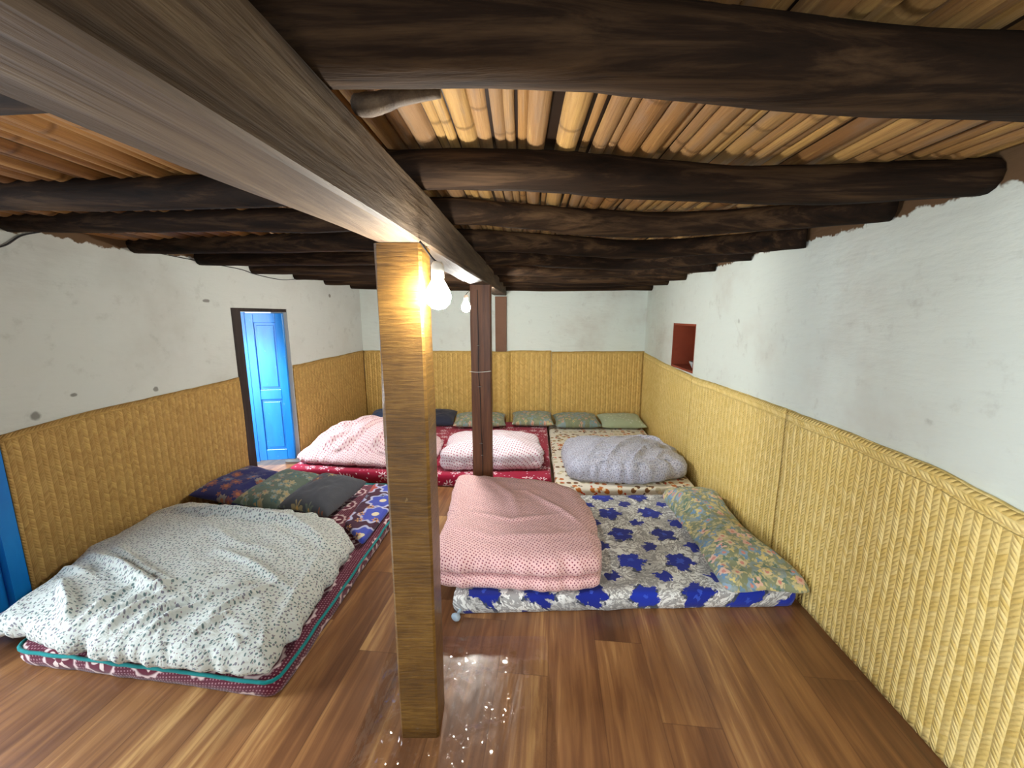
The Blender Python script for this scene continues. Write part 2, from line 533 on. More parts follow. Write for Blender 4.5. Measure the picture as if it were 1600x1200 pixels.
def pre_green(t, uv, base):
    n = t.noise(uv, 22, 4, 0.6, 1.4)
    c = t.mix(t.step(n, 0.44, 0.52), base, srgb(134, 142, 112))
    n2 = t.noise(uv, 15, 3, 0.6, 1.0)
    return t.mix(t.math('MULTIPLY', t.step(n2, 0.52, 0.58), 0.8), c, srgb(128, 150, 158))


F_sagefloral = fabric('olive floral cloth', srgb(196, 186, 140), [
    dict(scale=15, R=0.44, petals=4, colors=[srgb(216, 178, 160), srgb(214, 198, 162), srgb(140, 164, 182), srgb(224, 190, 172)], core=srgb(206, 140, 128), core_r=0.35, rand=0.8, depth=0.16, prob=0.6, wob=0.25),
    dict(scale=22, R=0.4, petals=3, colors=[srgb(112, 146, 176), srgb(212, 196, 130), srgb(104, 128, 110)], rand=0.9, depth=0.3, prob=0.6, shift=(0.3, 0.5), wob=0.2),
], pre=pre_green, wr=0.25)
F_greenfloral = fabric('grey green floral cloth', srgb(120, 128, 104), [
    dict(scale=19, R=0.42, petals=4, colors=[srgb(190, 160, 140), srgb(176, 172, 130), srgb(120, 150, 146), srgb(150, 158, 142)], core=srgb(190, 128, 96), core_r=0.3, rand=0.8, depth=0.2, prob=0.75, wob=0.2),
], pre=pre_green, wr=0.25)
F_tealfloral = fabric('dull green floral cloth', srgb(96, 110, 98), [
    dict(scale=14, R=0.42, petals=6, colors=[srgb(132, 146, 138), srgb(160, 152, 124), srgb(80, 118, 118)], core=srgb(180, 154, 104), core_r=0.28, rand=0.8, depth=0.18, prob=0.85, wob=0.2),
    dict(scale=22, R=0.36, petals=3, colors=[srgb(112, 132, 120), srgb(150, 128, 108), srgb(70, 104, 108)], rand=0.9, depth=0.3, prob=0.5, shift=(0.4, 0.2), wob=0.2),
], wr=0.25)
F_greyfloral = fabric('charcoal cloth with faded flowers', srgb(72, 74, 80), [
    dict(scale=9, R=0.40, petals=7, colors=[srgb(146, 132, 100), srgb(130, 80, 62), srgb(98, 106, 96)], core=srgb(190, 150, 90), core_r=0.25, rand=0.7, depth=0.38, prob=0.5, wob=0.2),
], wr=0.2)
F_navyfloral = fabric('navy cloth with small flowers', srgb(46, 48, 98), [
    dict(scale=9, R=0.42, petals=9, colors=[srgb(96, 100, 130), srgb(120, 78, 84), srgb(140, 134, 128)], core=srgb(168, 104, 72), core_r=0.36, rand=0.7, depth=0.14, prob=0.7),
    dict(scale=17, R=0.34, petals=5, colors=[srgb(138, 92, 76), srgb(84, 80, 104)], rand=0.9, depth=0.3, prob=0.4, shift=(0.6, 0.2)),
], wr=0.2)
F_quilt = fabric('maroon cloth with blue anemones', srgb(66, 24, 50), [
    dict(scale=4.4, R=0.47, petals=8, colors=[srgb(70, 84, 186), srgb(62, 74, 170), srgb(66, 80, 180), srgb(186, 84, 76)], core=srgb(226, 212, 178), core_r=0.26, rand=0.2, depth=0.1, outline=srgb(188, 190, 220), wob=0.05),
    dict(scale=11, R=0.34, petals=6, colors=[srgb(206, 150, 96), srgb(140, 150, 176)], core=srgb(84, 70, 90), core_r=0.35, rand=0.8, depth=0.3, prob=0.4, shift=(0.5, 0.6)),
], wr=0.15)
F_navy = fabric('faded blue cloth', srgb(62, 88, 134), wr=0.3)
F_charcoal = fabric('charcoal navy cloth', srgb(46, 50, 66), wr=0.3)
F_sage = fabric('pale sage cloth', srgb(168, 182, 152), [
    dict(scale=20, R=0.3, petals=4, colors=[srgb(196, 206, 190)], rand=0.9, depth=0.3, prob=0.5, wob=0.3)], wr=0.5, wr_scale=14)


def pre_stipple(t, uv, base):
    dots = t.voro(uv, 70, 0.15)
    m = t.math('SUBTRACT', 1.0, t.step(dots.outputs[0], 0.2, 0.28))
    return t.mix(t.math('MULTIPLY', m, 0.55), base, srgb(196, 150, 160))


F_maroon = fabric('maroon cloth with white medallions', srgb(92, 22, 46), [
    dict(scale=4.4, R=0.40, petals=12, colors=[srgb(222, 198, 196)], core=srgb(98, 24, 48), core_r=0.82, rand=0.12, depth=0.06, wob=0.05),
    dict(scale=4.4, R=0.24, petals=5, colors=[srgb(226, 206, 200)], core=srgb(110, 40, 58), core_r=0.3, rand=0.12, depth=0.36),
], pre=pre_stipple, wr=0.2)
F_tealpipe = fabric('teal piping cloth', srgb(14, 128, 128), wr=0.3)


# ------------------------------------------------------------------ mesh helpers
def link(name, me, mat=None, parent=None):
    o = bpy.data.objects.new(name, me)
    COL.objects.link(o)
    if mat is not None:
        me.materials.append(mat)
    if parent is not None:
        o.parent = parent
    return o


def mesh(name, verts, faces, mat=None, parent=None, uvs=None, smooth=True):
    me = bpy.data.meshes.new(name)
    me.from_pydata([tuple(v) for v in verts], [], faces)
    me.update()
    if uvs is not None:
        lay = me.uv_layers.new(name='uv')
        for lp in me.loops:
            lay.data[lp.index].uv = uvs[lp.vertex_index]
    if smooth:
        for p in me.polygons:
            p.use_smooth = True
    return link(name, me, mat, parent)


def bm_obj(name, bm, mat=None, parent=None, smooth=False):
    me = bpy.data.meshes.new(name)
    bmesh.ops.recalc_face_normals(bm, faces=bm.faces)
    bm.to_mesh(me)
    bm.free()
    if smooth:
        for p in me.polygons:
            p.use_smooth = True
    return link(name, me, mat, parent)


def add_hex(bm, pts):
    """pts: 8 corners, bottom ring of 4 then top ring of 4"""
    v = [bm.verts.new(p) for p in pts]
    for f in ((3, 2, 1, 0), (4, 5, 6, 7), (0, 1, 5, 4), (1, 2, 6, 5), (2, 3, 7, 6), (3, 0, 4, 7)):
        bm.faces.new([v[i] for i in f])
    return v


def add_box(bm, a, b):
    (x0, y0, z0), (x1, y1, z1) = a, b
    return add_hex(bm, [(x0, y0, z0), (x1, y0, z0), (x1, y1, z0), (x0, y1, z0), (x0, y0, z1), (x1, y0, z1), (x1, y1, z1), (x0, y1, z1)])


def bevel(bm, w, seg=2):
    bmesh.ops.bevel(bm, geom=list(bm.edges), offset=w, segments=seg, affect='EDGES', profile=0.6)


def tag(o, label=None, cat=None, group=None, kind=None):
    if label:
        o['label'] = label
    if cat:
        o['category'] = cat
    if group:
        o['group'] = group
    if kind:
        o['kind'] = kind
    return o


def empty(name, loc=(0, 0, 0)):
    o = bpy.data.objects.new(name, None)
    o.location = loc
    o.empty_display_size = 0.05
    COL.objects.link(o)
    return o


def sweep(bm, pts, radii, seg=10, cap=True, squash=1.0):
    """tube along a polyline"""
    rings = []
    n = len(pts)
    pts = [Vector(p) for p in pts]
    for i, p in enumerate(pts):
        d = (pts[min(i + 1, n - 1)] - pts[max(i - 1, 0)]).normalized()
        up = Vector((0, 0, 1)) if abs(d.z) < 0.9 else Vector((0, 1, 0))
        s = d.cross(up).normalized()
        u = s.cross(d)
        r = radii[i] if isinstance(radii, (list, tuple)) else radii
        rings.append([bm.verts.new(p + s * (math.cos(2 * math.pi * k / seg) * r) + u * (math.sin(2 * math.pi * k / seg) * r * squash)) for k in range(seg)])
    for a, b in zip(rings, rings[1:]):
        for k in range(seg):
            bm.faces.new((a[k], a[(k + 1) % seg], b[(k + 1) % seg], b[k]))
    if cap:
        bm.faces.new(rings[0][::-1])
        bm.faces.new(rings[-1])
    return rings


def catmull(pts, per, closed=False):
    P = [Vector(p) for p in pts]
    n = len(P)
    out = []
    rng = range(n) if closed else range(n - 1)
    for i in rng:
        if closed:
            a, b, c, d = P[(i - 1) % n], P[i], P[(i + 1) % n], P[(i + 2) % n]
        else:
            a, b, c, d = P[max(i - 1, 0)], P[i], P[i + 1], P[min(i + 2, n - 1)]
        for k in range(per):
            t = k / per
            out.append(0.5 * ((2 * b) + (c - a) * t + (2 * a - 5 * b + 4 * c - d) * t * t + (3 * b - a - 3 * c + d) * t * t * t))
    if not closed:
        out.append(P[-1])
    return out


def N3(x, y, z=0.0, s=1.0):
    return mnoise.noise(Vector((x * s, y * s, z * s)))


# ------------------------------------------------------------------ room shell
def LWx(y):
    return -2.9 + 0.172 * y


def RWx(y):
    return 1.41 + 0.068 * y


Y0, Y1 = -1.25, 5.3
CEIL = 1.985


def wall_seg(bm, fx, y0, y1, z0, z1, th):
    add_hex(bm, [(fx(y0), y0, z0), (fx(y0) + th, y0, z0), (fx(y1) + th, y1, z0), (fx(y1), y1, z0),
                 (fx(y0), y0, z1), (fx(y0) + th, y0, z1), (fx(y1) + th, y1, z1), (fx(y1), y1, z1)])


D1 = (3.335, 3.97, 1.575)     # far doorway: y from, y to, top
D2 = (0.55, 1.905, 1.62)     # near doorway
bm = bmesh.new()
wall_seg(bm, LWx, Y0 - 0.3, D2[0], 0, 2.15, -0.16)
wall_seg(bm, LWx, D2[0], D2[1], D2[2], 2.15, -0.16)
wall_seg(bm, LWx, D2[1], D1[0], 0, 2.15, -0.16)
wall_seg(bm, LWx, D1[0], D1[1], D1[2], 2.15, -0.16)
wall_seg(bm, LWx, D1[1], Y1 + 0.3, 0, 2.15, -0.16)
tag(bm_obj('wall_left', bm, M_wall_left), kind='structure')

NI = (3.6, 4.215, 0.985, 1.435)   # niche in the right wall
bm = bmesh.new()
wall_seg(bm, RWx, Y0 - 0.3, NI[0], 0, 2.15, 0.4)
wall_seg(bm, RWx, NI[1], Y1 + 0.3, 0, 2.15, 0.4)
wall_seg(bm, RWx, NI[0], NI[1], 0, NI[2], 0.4)
wall_seg(bm, RWx, NI[0], NI[1], NI[3], 2.15, 0.4)
tag(bm_obj('wall_right', bm, M_wall), kind='structure')
bm = bmesh.new()
g = 0.002
for (a, b, c, d, o0, o1) in ((NI[0], NI[1], NI[2], NI[3], 0.26, 0.38), (NI[0], NI[0] + 0.02, NI[2], NI[3], g, 0.26), (NI[1] - 0.02, NI[1], NI[2], NI[3], g, 0.26),
                             (NI[0], NI[1], NI[2], NI[2] + 0.02, g, 0.26), (NI[0], NI[1], NI[3] - 0.02, NI[3], g, 0.26)):
    add_hex(bm, [(RWx(a) + o0, a, c), (RWx(a) + o1, a, c), (RWx(b) + o1, b, c), (RWx(b) + o0, b, c),
                 (RWx(a) + o0, a, d), (RWx(a) + o1, a, d), (RWx(b) + o1, b, d), (RWx(b) + o0, b, d)])
tag(bm_obj('wall_niche', bm, M_clay), label='red clay lining of the small square recess in the right wall', kind='structure')

bm = bmesh.new()
add_box(bm, (-2.3, Y1, 0), (2.3, Y1 + 0.3, 2.15))
tag(bm_obj('wall_back', bm, M_wall), kind='structure')
bm = bmesh.new()
WX = (-0.6, 0.9, 0.6, 1.4)  # made-up opening in the unseen wall, sized to let the fill light through
add_box(bm, (-3.4, Y0 - 0.3, 0), (WX[0], Y0, 2.15))
add_box(bm, (WX[1], Y0 - 0.3, 0), (2.2, Y0, 2.15))
add_box(bm, (WX[0], Y0 - 0.3, 0), (WX[1], Y0, WX[2]))
add_box(bm, (WX[0], Y0 - 0.3, WX[3]), (WX[1], Y0, 2.15))
tag(bm_obj('wall_front', bm, M_wall), kind='structure')

bm = bmesh.new()
add_box(bm, (-3.35, Y0 - 0.3, -0.12), (2.3, Y1 + 0.3, 0.0))
tag(bm_obj('floor', bm, M_floor), kind='structure')
bm = bmesh.new()
add_box(bm, (-9.0, -3.0, -0.2), (-3.36, 9.0, -0.03))
tag(bm_obj('ground', bm, M_outside), kind='structure', label='pale paving outside the doorways')

# pilaster on the back wall, half covered by the bamboo mat
bm = bmesh.new()
PX = (-0.215, -0.075)
add_hex(bm, [(PX[0], Y1 - 0.07, 0), (PX[1], Y1 - 0.07, 0), (PX[1], Y1 + 0.01, 0), (PX[0], Y1 + 0.01, 0),
             (PX[0] - 0.005, Y1 - 0.06, 1.76), (PX[1] + 0.005, Y1 - 0.06, 1.76), (PX[1] + 0.005, Y1 + 0.01, 1.76), (PX[0] - 0.005, Y1 + 0.01, 1.76)])
bevel(bm, 0.006)
tag(bm_obj('trim_1', bm, M_pilaster), kind='structure', label='brown plastered pilaster on the back wall under the beam end')

# ------------------------------------------------------------------ ceiling of split canes
verts, faces, uvs = [], [], []
x = -3.0
i = 0
while x < 2.0:
    w = random.choice((random.uniform(0.026, 0.045), random.uniform(0.045, 0.085), random.uniform(0.05, 0.075)))
    left = x < -0.46
    if left:
        w *= 1.5
    r = w / 2
    ny, na = 22, 7
    ph = random.uniform(0, 50)
    zoff = random.uniform(-0.010, 0.008)
    base = len(verts)
    for a in range(ny + 1):
        yy = Y0 - 0.3 + (Y1 + 0.6 - Y0) * a / ny
        dx = 0.035 * N3(ph * 0.0 + x * 1.5, yy * 0.6) + 0.006 * N3(ph, yy * 1.3) + 0.02 * (yy - 1.2)
        zz = CEIL - 0.012 * max(0, yy - 2.0) + zoff + 0.008 * N3(ph + 9, yy * 0.8)
        for b in range(na + 1):
            an = math.pi * b / na
            verts.append((x + r + dx - math.cos(an) * r * 1.04, yy, zz + 0.025 - math.sin(an) * min(r * 0.8, 0.028)))
            uvs.append((i + (1000 if left else 0) + 0.02 + 0.96 * b / na, yy))
    for a in range(ny):
        for b in range(na):
            q = base + a * (na + 1) + b
            faces.append((q, q + 1, q + na + 2, q + na + 1))
    x += w
    i += 1
base = len(verts)
for p in ((-3.6, Y0 - 0.4), (2.4, Y0 - 0.4), (2.4, Y1 + 0.4), (-3.6, Y1 + 0.4)):
    for z in (CEIL + 0.02, CEIL + 0.14):
        verts.append((p[0], p[1], z))
        uvs.append((2000.5, 0.1))
b = base
faces += [(b, b + 2, b + 4, b + 6), (b + 1, b + 7, b + 5, b + 3), (b, b + 1, b + 3, b + 2), (b + 2, b + 3, b + 5, b + 4), (b + 4, b + 5, b + 7, b + 6), (b + 6, b + 7, b + 1, b)]
tag(mesh('ceiling', verts, faces, M_cane, None, uvs), kind='structure', label='ceiling of closely laid split canes')


# ------------------------------------------------------------------ beams, posts, joists
def long_beam(name, a, b, wa, wb, z0, z1, mat, seed, n=26):
    """hewn beam; a, b = left bottom edge points (x, y); wa, wb widths"""
    verts, faces = [], []
    prof = []
    k = 3
    for i in range(n + 1):
        t = i / n
        x = a[0] + (b[0] - a[0]) * t
        y = a[1] + (b[1] - a[1]) * t
        w = wa + (wb - wa) * t
        zb = z0[0] + (z0[1] - z0[0]) * t
        zt = z1[0] + (z1[1] - z1[0]) * t
        j = lambda q: 0.004 * N3(seed + q * 3.1, y * 2.5)
        c = 0.007
        ring = [(x + c, zb), (x + w * .5, zb), (x + w - c, zb), (x + w, zb + c), (x + w, (zb + zt) / 2), (x + w, zt - c), (x + w - c, zt), (x + c, zt), (x, zt - c), (x, (zb + zt) / 2), (x, zb + c)]
        for q, (px, pz) in enumerate(ring):
            verts.append((px + j(q), y, pz + j(q + 20)))
    m = 11
    for i in range(n):
        for q in range(m):
            faces.append((i * m + q, i * m + (q + 1) % m, (i + 1) * m + (q + 1) % m, (i + 1) * m + q))
    faces.append(tuple(range(m))[::-1])
    faces.append(tuple(n * m + q for q in range(m)))
    return mesh(name, verts, faces, mat, smooth=False)


o = long_beam('ceiling_beam', (-0.585, -0.6), (-0.385, 1.285), 0.2, 0.130, (1.69, 1.714), (1.868, 1.868), M_beam, 1)
tag(o, 'thick square hewn beam overhead nearest the camera, resting on the near post', 'beam')
o = long_beam('ceiling_beam', (-0.383, 1.29), (-0.235, Y1 - 0.005), 0.127, 0.165, (1.715, 1.775), (1.868, 1.90), M_beam, 7)
tag(o, 'square hewn beam running from the near post over the far post to the back wall', 'beam')


def post(name, x0, x1, y0, y1, z1, mat, seed, label, rough=0.004):
    verts, faces = [], []
    n = 30
    c = 0.008
    for i in range(n + 1):
        t = i / n
        z = z1 * t
        ring = [(x0 + c, y0), ((x0 + x1) / 2, y0), (x1 - c, y0), (x1, y0 + c), (x1, y1 - c), (x1 - c, y1), (x0 + c, y1), (x0, y1 - c), (x0, y0 + c)]
        for q, (px, py) in enumerate(ring):
            verts.append((px + rough * N3(seed + q * 2.3, z * 3), py + rough * N3(seed + q * 2.3 + 40, z * 3), z))
    m = 9
    for i in range(n):
        for q in range(m):
            faces.append((i * m + q, i * m + (q + 1) % m, (i + 1) * m + (q + 1) % m, (i + 1) * m + q))
    faces.append(tuple(range(m))[::-1])
    faces.append(tuple(n * m + q for q in range(m)))
    return tag(mesh(name, verts, faces, mat, smooth=False), label, 'post')


post('wooden_post', -0.402, -0.264, 1.2, 1.335, 1.711, M_post, 3, 'broad varnished square wooden post in the foreground under the beam')
P2 = (-0.318, -0.160, 3.06, 3.2)
post('wooden_post', P2[0], P2[1], P2[2], P2[3], 1.738, M_post_far, 11, 'slim dark brown wooden post standing farther back among the beds', 0.002)

JOISTS = [
    ([(-2.72, 1.02), (-1.6, 0.9), (-0.9, 0.80), (-0.3, 0.71), (0.2, 0.735), (0.6, 0.785), (1.0, 0.82), (1.46, 0.84)], 0.066, -0.008, 'thick near-black log joist overhead nearest the camera'),
    ([(-2.60, 1.66), (-1.9, 1.60), (-1.0, 1.49), (-0.35, 1.29), (0.0, 1.285), (0.4, 1.34), (1.0, 1.385), (1.50, 1.345)], 0.058, 0.0, 'dark log joist second from the camera, bounding the widest bay of canes'),
    ([(-2.53, 2.10), (-1.6, 1.98), (-0.9, 1.90), (-0.3, 1.76), (0.1, 1.85), (0.6, 1.95), (1.1, 1.86), (1.52, 1.68)], 0.054, 0.0, 'dark log joist third from the camera, just behind the near post top'),
    ([(-2.44, 2.68), (-1.6, 2.52), (-0.8, 2.36), (-0.3, 2.34), (0.3, 2.46), (0.85, 2.58), (1.3, 2.42), (1.56, 2.2)], 0.056, 0.010, 'greyish brown log joist fourth from the camera'),
    ([(-2.36, 3.12), (-1.4, 3.02), (-0.3, 2.9), (0.4, 3.06), (0.9, 3.14), (1.60, 2.75)], 0.056, 0.014, 'brown log joist fifth from the camera, over the gap between near and far beds'),
    ([(-2.28, 3.62), (-1.4, 3.58), (-0.3, 3.5), (0.5, 3.66), (1.0, 3.68), (1.64, 3.3)], 0.056, 0.022, 'brown log joist sixth from the camera, past the far post'),
    ([(-2.19, 4.14), (-1.2, 4.14), (-0.3, 4.1), (0.5, 4.22), (1.68, 3.95)], 0.056, 0.03, 'brown log joist third from the back wall'),
    ([(-2.11, 4.62), (-1.2, 4.66), (0.2, 4.68), (1.72, 4.5)], 0.056, 0.036, 'brown log joist second from the back wall'),
    ([(-2.02, 5.12), (-1.0, 5.16), (0.2, 5.17), (1.75, 5.1)], 0.058, 0.05, 'brown log joist lying along the back wall'),
]
for k, (pts, r, drop, lab) in enumerate(JOISTS):
    P = [Vector((px, py, 0)) for px, py in pts]
    C = catmull(P, 8)
    zz = []
    for i, p in enumerate(C):
        sag = -drop - (0.012 if p.x > 0.2 else 0.0) * max(0.0, 1 - abs(p.x - 0.7) / 0.8)
        left = 0.05 * max(0, min(1, (-p.x - 0.9) / 1.6)) if k < 4 else 0.03 * max(0, min(1, (-p.x - 0.9) / 1.6))
        base = 1.934 if k else 1.93
        zz.append(base + sag + left * 0.7 + 0.006 * N3(k * 5.0, p.x * 1.7))
    pts3 = [(p.x, p.y, z) for p, z in zip(C, zz)]
    rad = [r * (1 + 0.12 * N3(k * 7.7 + 3, p.x * 2.2)) for p in C]
    bm = bmesh.new()
    rings = sweep(bm, pts3, rad, 14)
    for ri, ring in enumerate(rings):
        for qi, v in enumerate(ring):
            d = 0.005 * N3(v.co.x * 6 + k * 13, v.co.y * 9, v.co.z * 9)
            v.co += Vector((0, d, d))
    tag(bm_obj('ceiling_joist', bm, M_joist, None, True), lab, 'joist', 'log joists of the ceiling')

# crooked stub beside the beam
bm = bmesh.new()
sp = catmull([(-0.295, 0.83, 1.895), (-0.25, 0.815, 1.892), (-0.2, 0.80, 1.897), (-0.13, 0.795, 1.902)], 5)
sweep(bm, sp, [0.017, 0.02, 0.02, 0.021, 0.02, 0.019, 0.018, 0.018, 0.017, 0.016, 0.016, 0.015, 0.014, 0.013, 0.012, 0.011][:len(sp)], 9)
tag(bm_obj('wood_stub', bm, M_beam, None, True), 'short pale crooked branch stub tucked between the beam and the nearest log joist', 'branch')


# ------------------------------------------------------------------ woven bamboo mats
def mat_panel(label, path, tops, mat, seed, bottom=0.003, nz=26, flat=False):
    """path: list of (x, y) of the mat's room side; tops: list of heights along it"""
    n = len(path)
    cum = [0.0]
    for a, b in zip(path, path[1:]):
        cum.append(cum[-1] + math.hypot(b[0] - a[0], b[1] - a[1]))
    verts, uvs, faces = [], [], []
    cols = max(20, int(cum[-1] / 0.03))
    def at(s):
        for k in range(n - 1):
            if s <= cum[k + 1] or k == n - 2:
                t = (s - cum[k]) / max(1e-6, cum[k + 1] - cum[k])
                p = (path[k][0] + (path[k + 1][0] - path[k][0]) * t, path[k][1] + (path[k + 1][1] - path[k][1]) * t)
                d = Vector((path[k + 1][0] - path[k][0], path[k + 1][1] - path[k][1], 0)).normalized()
                return p, d, tops[k] + (tops[k + 1] - tops[k]) * t
    for side in (0, 1):
        for c in range(cols + 1):
            s = cum[-1] * c / cols
            p, d, top = at(s)
            nrm = Vector((d.y, -d.x, 0))      # points into the room for our path direction
            top += 0.006 * N3(seed, s * 3) + 0.003 * N3(seed + 4, s * 14)
            for r in range(nz + 1):
                z = bottom + (top - bottom) * r / nz
                wv = 0.010 * N3(seed + 20, s * 1.6, z * 1.8) + 0.004 * N3(seed + 30, s * 5, z * 4)
                w = 0.010 + max(-0.004, wv) + 0.004
                q = nrm * (w if side == 0 else 0.002)
                verts.append((p[0] + q.x, p[1] + q.y, z))
                uvs.append((s + seed, z - top))
    off = (cols + 1) * (nz + 1)
    f = lambda sd, c, r: sd * off + c * (nz + 1) + r
    for c in range(cols):
        for r in range(nz):
            faces.append((f(0, c, r), f(0, c + 1, r), f(0, c + 1, r + 1), f(0, c, r + 1)))
            faces.append((f(1, c, r), f(1, c, r + 1), f(1, c + 1, r + 1), f(1, c + 1, r)))
        faces.append((f(0, c, nz), f(0, c + 1, nz), f(1, c + 1, nz), f(1, c, nz)))
        faces.append((f(0, c, 0), f(1, c, 0), f(1, c + 1, 0), f(0, c + 1, 0)))
    for r in range(nz):
        faces.append((f(0, 0, r), f(0, 0, r + 1), f(1, 0, r + 1), f(1, 0, r)))
        faces.append((f(0, cols, r), f(1, cols, r), f(1, cols, r + 1), f(0, cols, r + 1)))
    o = mesh('bamboo_mat', verts, faces, mat, None, uvs)
    return tag(o, label, 'wall mat', 'woven bamboo mats lining the walls')


E_ = 0.001
# right wall: path runs from far to near so that the normal points to -x
def rpath(ys):
    return [(RWx(y) - E_, y) for y in ys]


def lpath(ys):
    return [(LWx(y) + E_, y) for y in ys]


# nrm = (d.y, -d.x): going towards -y (d=(0,-1)) -> nrm = (-1, 0): into the room from the right wall
mat_panel('golden woven bamboo mat nearest the camera on the right wall', rpath([2.17, 1.7, 1.3, 1.07, 0.4, -1.2]), [0.988, 0.988, 0.975, 0.943, 0.92, 0.90], M_mat_right, 1.0)
mat_panel('golden woven bamboo mat on the right wall between the floral bolster and the niche', rpath([3.58, 3.2, 2.7, 2.18]), [0.966, 0.975, 0.985, 0.988], M_mat_right, 4.0)
mat_panel('woven bamboo mat on the right wall in the far corner, under the niche', rpath([5.27, 4.6, 4.2, 3.59]), [1.035, 1.0, 0.985, 0.968], M_mat_right, 8.0)
# back wall: towards +x -> nrm = (0, -1)
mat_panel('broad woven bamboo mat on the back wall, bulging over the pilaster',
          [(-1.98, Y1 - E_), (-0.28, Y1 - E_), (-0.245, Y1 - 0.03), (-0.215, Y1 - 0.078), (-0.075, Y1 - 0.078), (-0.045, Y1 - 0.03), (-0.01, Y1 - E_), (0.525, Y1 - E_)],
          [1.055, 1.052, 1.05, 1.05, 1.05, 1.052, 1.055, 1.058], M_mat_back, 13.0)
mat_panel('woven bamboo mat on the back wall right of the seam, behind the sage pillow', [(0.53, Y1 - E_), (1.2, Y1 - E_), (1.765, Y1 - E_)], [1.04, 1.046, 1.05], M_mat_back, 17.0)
# left wall: towards +y -> nrm = (1, 0)
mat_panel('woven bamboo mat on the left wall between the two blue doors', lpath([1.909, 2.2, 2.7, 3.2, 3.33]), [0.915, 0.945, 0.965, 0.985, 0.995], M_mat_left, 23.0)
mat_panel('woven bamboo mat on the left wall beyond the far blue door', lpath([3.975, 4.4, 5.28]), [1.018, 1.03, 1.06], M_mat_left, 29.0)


# ------------------------------------------------------------------ doors
def frame_xform(origin, xdir):
    """local x along xdir (2D), local y = thickness normal, z up"""
    d = Vector((xdir[0], xdir[1], 0)).normalized()
    n = Vector((-d.y, d.x, 0))
    return lambda x, y, z: tuple(Vector(origin) + d * x + n * y + Vector((0, 0, z)))


def tbox(bm, T, a, b):
    (x0, y0, z0), (x1, y1, z1) = a, b
    add_hex(bm, [T(x0, y0, z0), T(x1, y0, z0), T(x1, y1, z0), T(x0, y1, z0), T(x0, y0, z1), T(x1, y0, z1), T(x1, y1, z1), T(x0, y1, z1)])


def door_leaf(parent, T, w, h, th=0.035):
    """panelled leaf: stiles, rails and two raised panels"""
    bm = bmesh.new()
    st = 0.07
    mid = h * 0.46
    tbox(bm, T, (0, 0, 0), (st, th, h))
    tbox(bm, T, (w - st, 0, 0), (w, th, h))
    for z0, z1 in ((0, 0.11), (mid - 0.05, mid + 0.05), (h - 0.09, h)):
        tbox(bm, T, (st, 0.001, z0), (w - st, th - 0.001, z1))
    bevel(bm, 0.004, 1)
    leaf = bm_obj('door_leaf', bm, M_blue, parent)
    for z0, z1 in ((0.11, mid - 0.05), (mid + 0.05, h - 0.09)):
        bm = bmesh.new()
        e = 0.001
        tbox(bm, T, (st + e, 0.011, z0 + e), (w - st - e, th - 0.011, z1 - e))
        tbox(bm, T, (st + 0.022, 0.004, z0 + 0.026), (w - st - 0.022, th - 0.004, z1 - 0.026))
        bevel(bm, 0.003, 1)
        bm_obj('door_panel', bm, M_blue, leaf)
    return leaf


d1 = tag(empty('door_1', (LWx(3.7), 3.7, 0)), 'tall narrow blue panelled door standing open in the far doorway of the left wall', kind='structure')
bpy.context.view_layer.update()


def child_local(o, parent):
    o.matrix_parent_inverse = parent.matrix_world.inverted()


# leaf swung outward, seen through the doorway; hinged at the far jamb
T = frame_xform((LWx(3.96) - 0.012, 3.93, 0.06), (-1.0, -0.16))
lf = door_leaf(d1, T, 0.335, 1.475)
child_local(lf, d1)
# second narrow blue board beyond it
bm = bmesh.new()
T = frame_xform((LWx(3.96) - 0.355, 3.885, 0.045), (-1.0, -0.2))
tbox(bm, T, (0, 0, 0), (0.16, 0.03, 1.50))
o = bm_obj('door_frame_board', bm, M_blue, d1)
child_local(o, d1)
# dark jambs and lintel
bm = bmesh.new()
wall_seg(bm, lambda y: LWx(y) - 0.005, D1[0] + 0.001, D1[0] + 0.10, 0.0, D1[2] - 0.001, -0.15)
o = bm_obj('door_jamb', bm, M_jamb, d1)
child_local(o, d1)
bm = bmesh.new()
wall_seg(bm, lambda y: LWx(y) - 0.005, D1[0] + 0.101, D1[1] - 0.002, D1[2] - 0.03, D1[2] - 0.001, -0.15)
o = bm_obj('door_lintel', bm, M_jamb, d1)
child_local(o, d1)
# narrow leaf by the near jamb, seen almost edge-on
bm = bmesh.new()
T = frame_xform((LWx(3.44) - 0.10, 3.44, 0.012), (-1.0, 0.02))
tbox(bm, T, (0, 0, 0), (0.05, 0.03, 1.53))
o = bm_obj('door_leaf', bm, M_blue, d1)
child_local(o, d1)

d2 = tag(empty('door_2', (LWx(1.6), 1.6, 0)), 'blue panelled door at the left edge, beside the white leaf-print duvet', kind='structure')
bpy.context.view_layer.update()
dl = Vector((0.172, 1.0, 0)).normalized()
# fixed leaf in the wall plane
T = frame_xform((LWx(1.30) - 0.01, 1.30, 0.012), (0.172, 1.0))
lf = door_leaf(d2, T, 0.54, 1.55)
child_local(lf, d2)
bm = bmesh.new()
wall_seg(bm, lambda y: LWx(y) + 0.012, D2[1] - 0.065, D2[1] - 0.002, 0.0, D2[2] - 0.001, -0.1)
wall_seg(bm, lambda y: LWx(y) + 0.012, D2[0] + 0.002, D2[0] + 0.06, 0.0, D2[2] - 0.001, -0.1)
o = bm_obj('door_frame', bm, M_blue, d2)
child_local(o, d2)


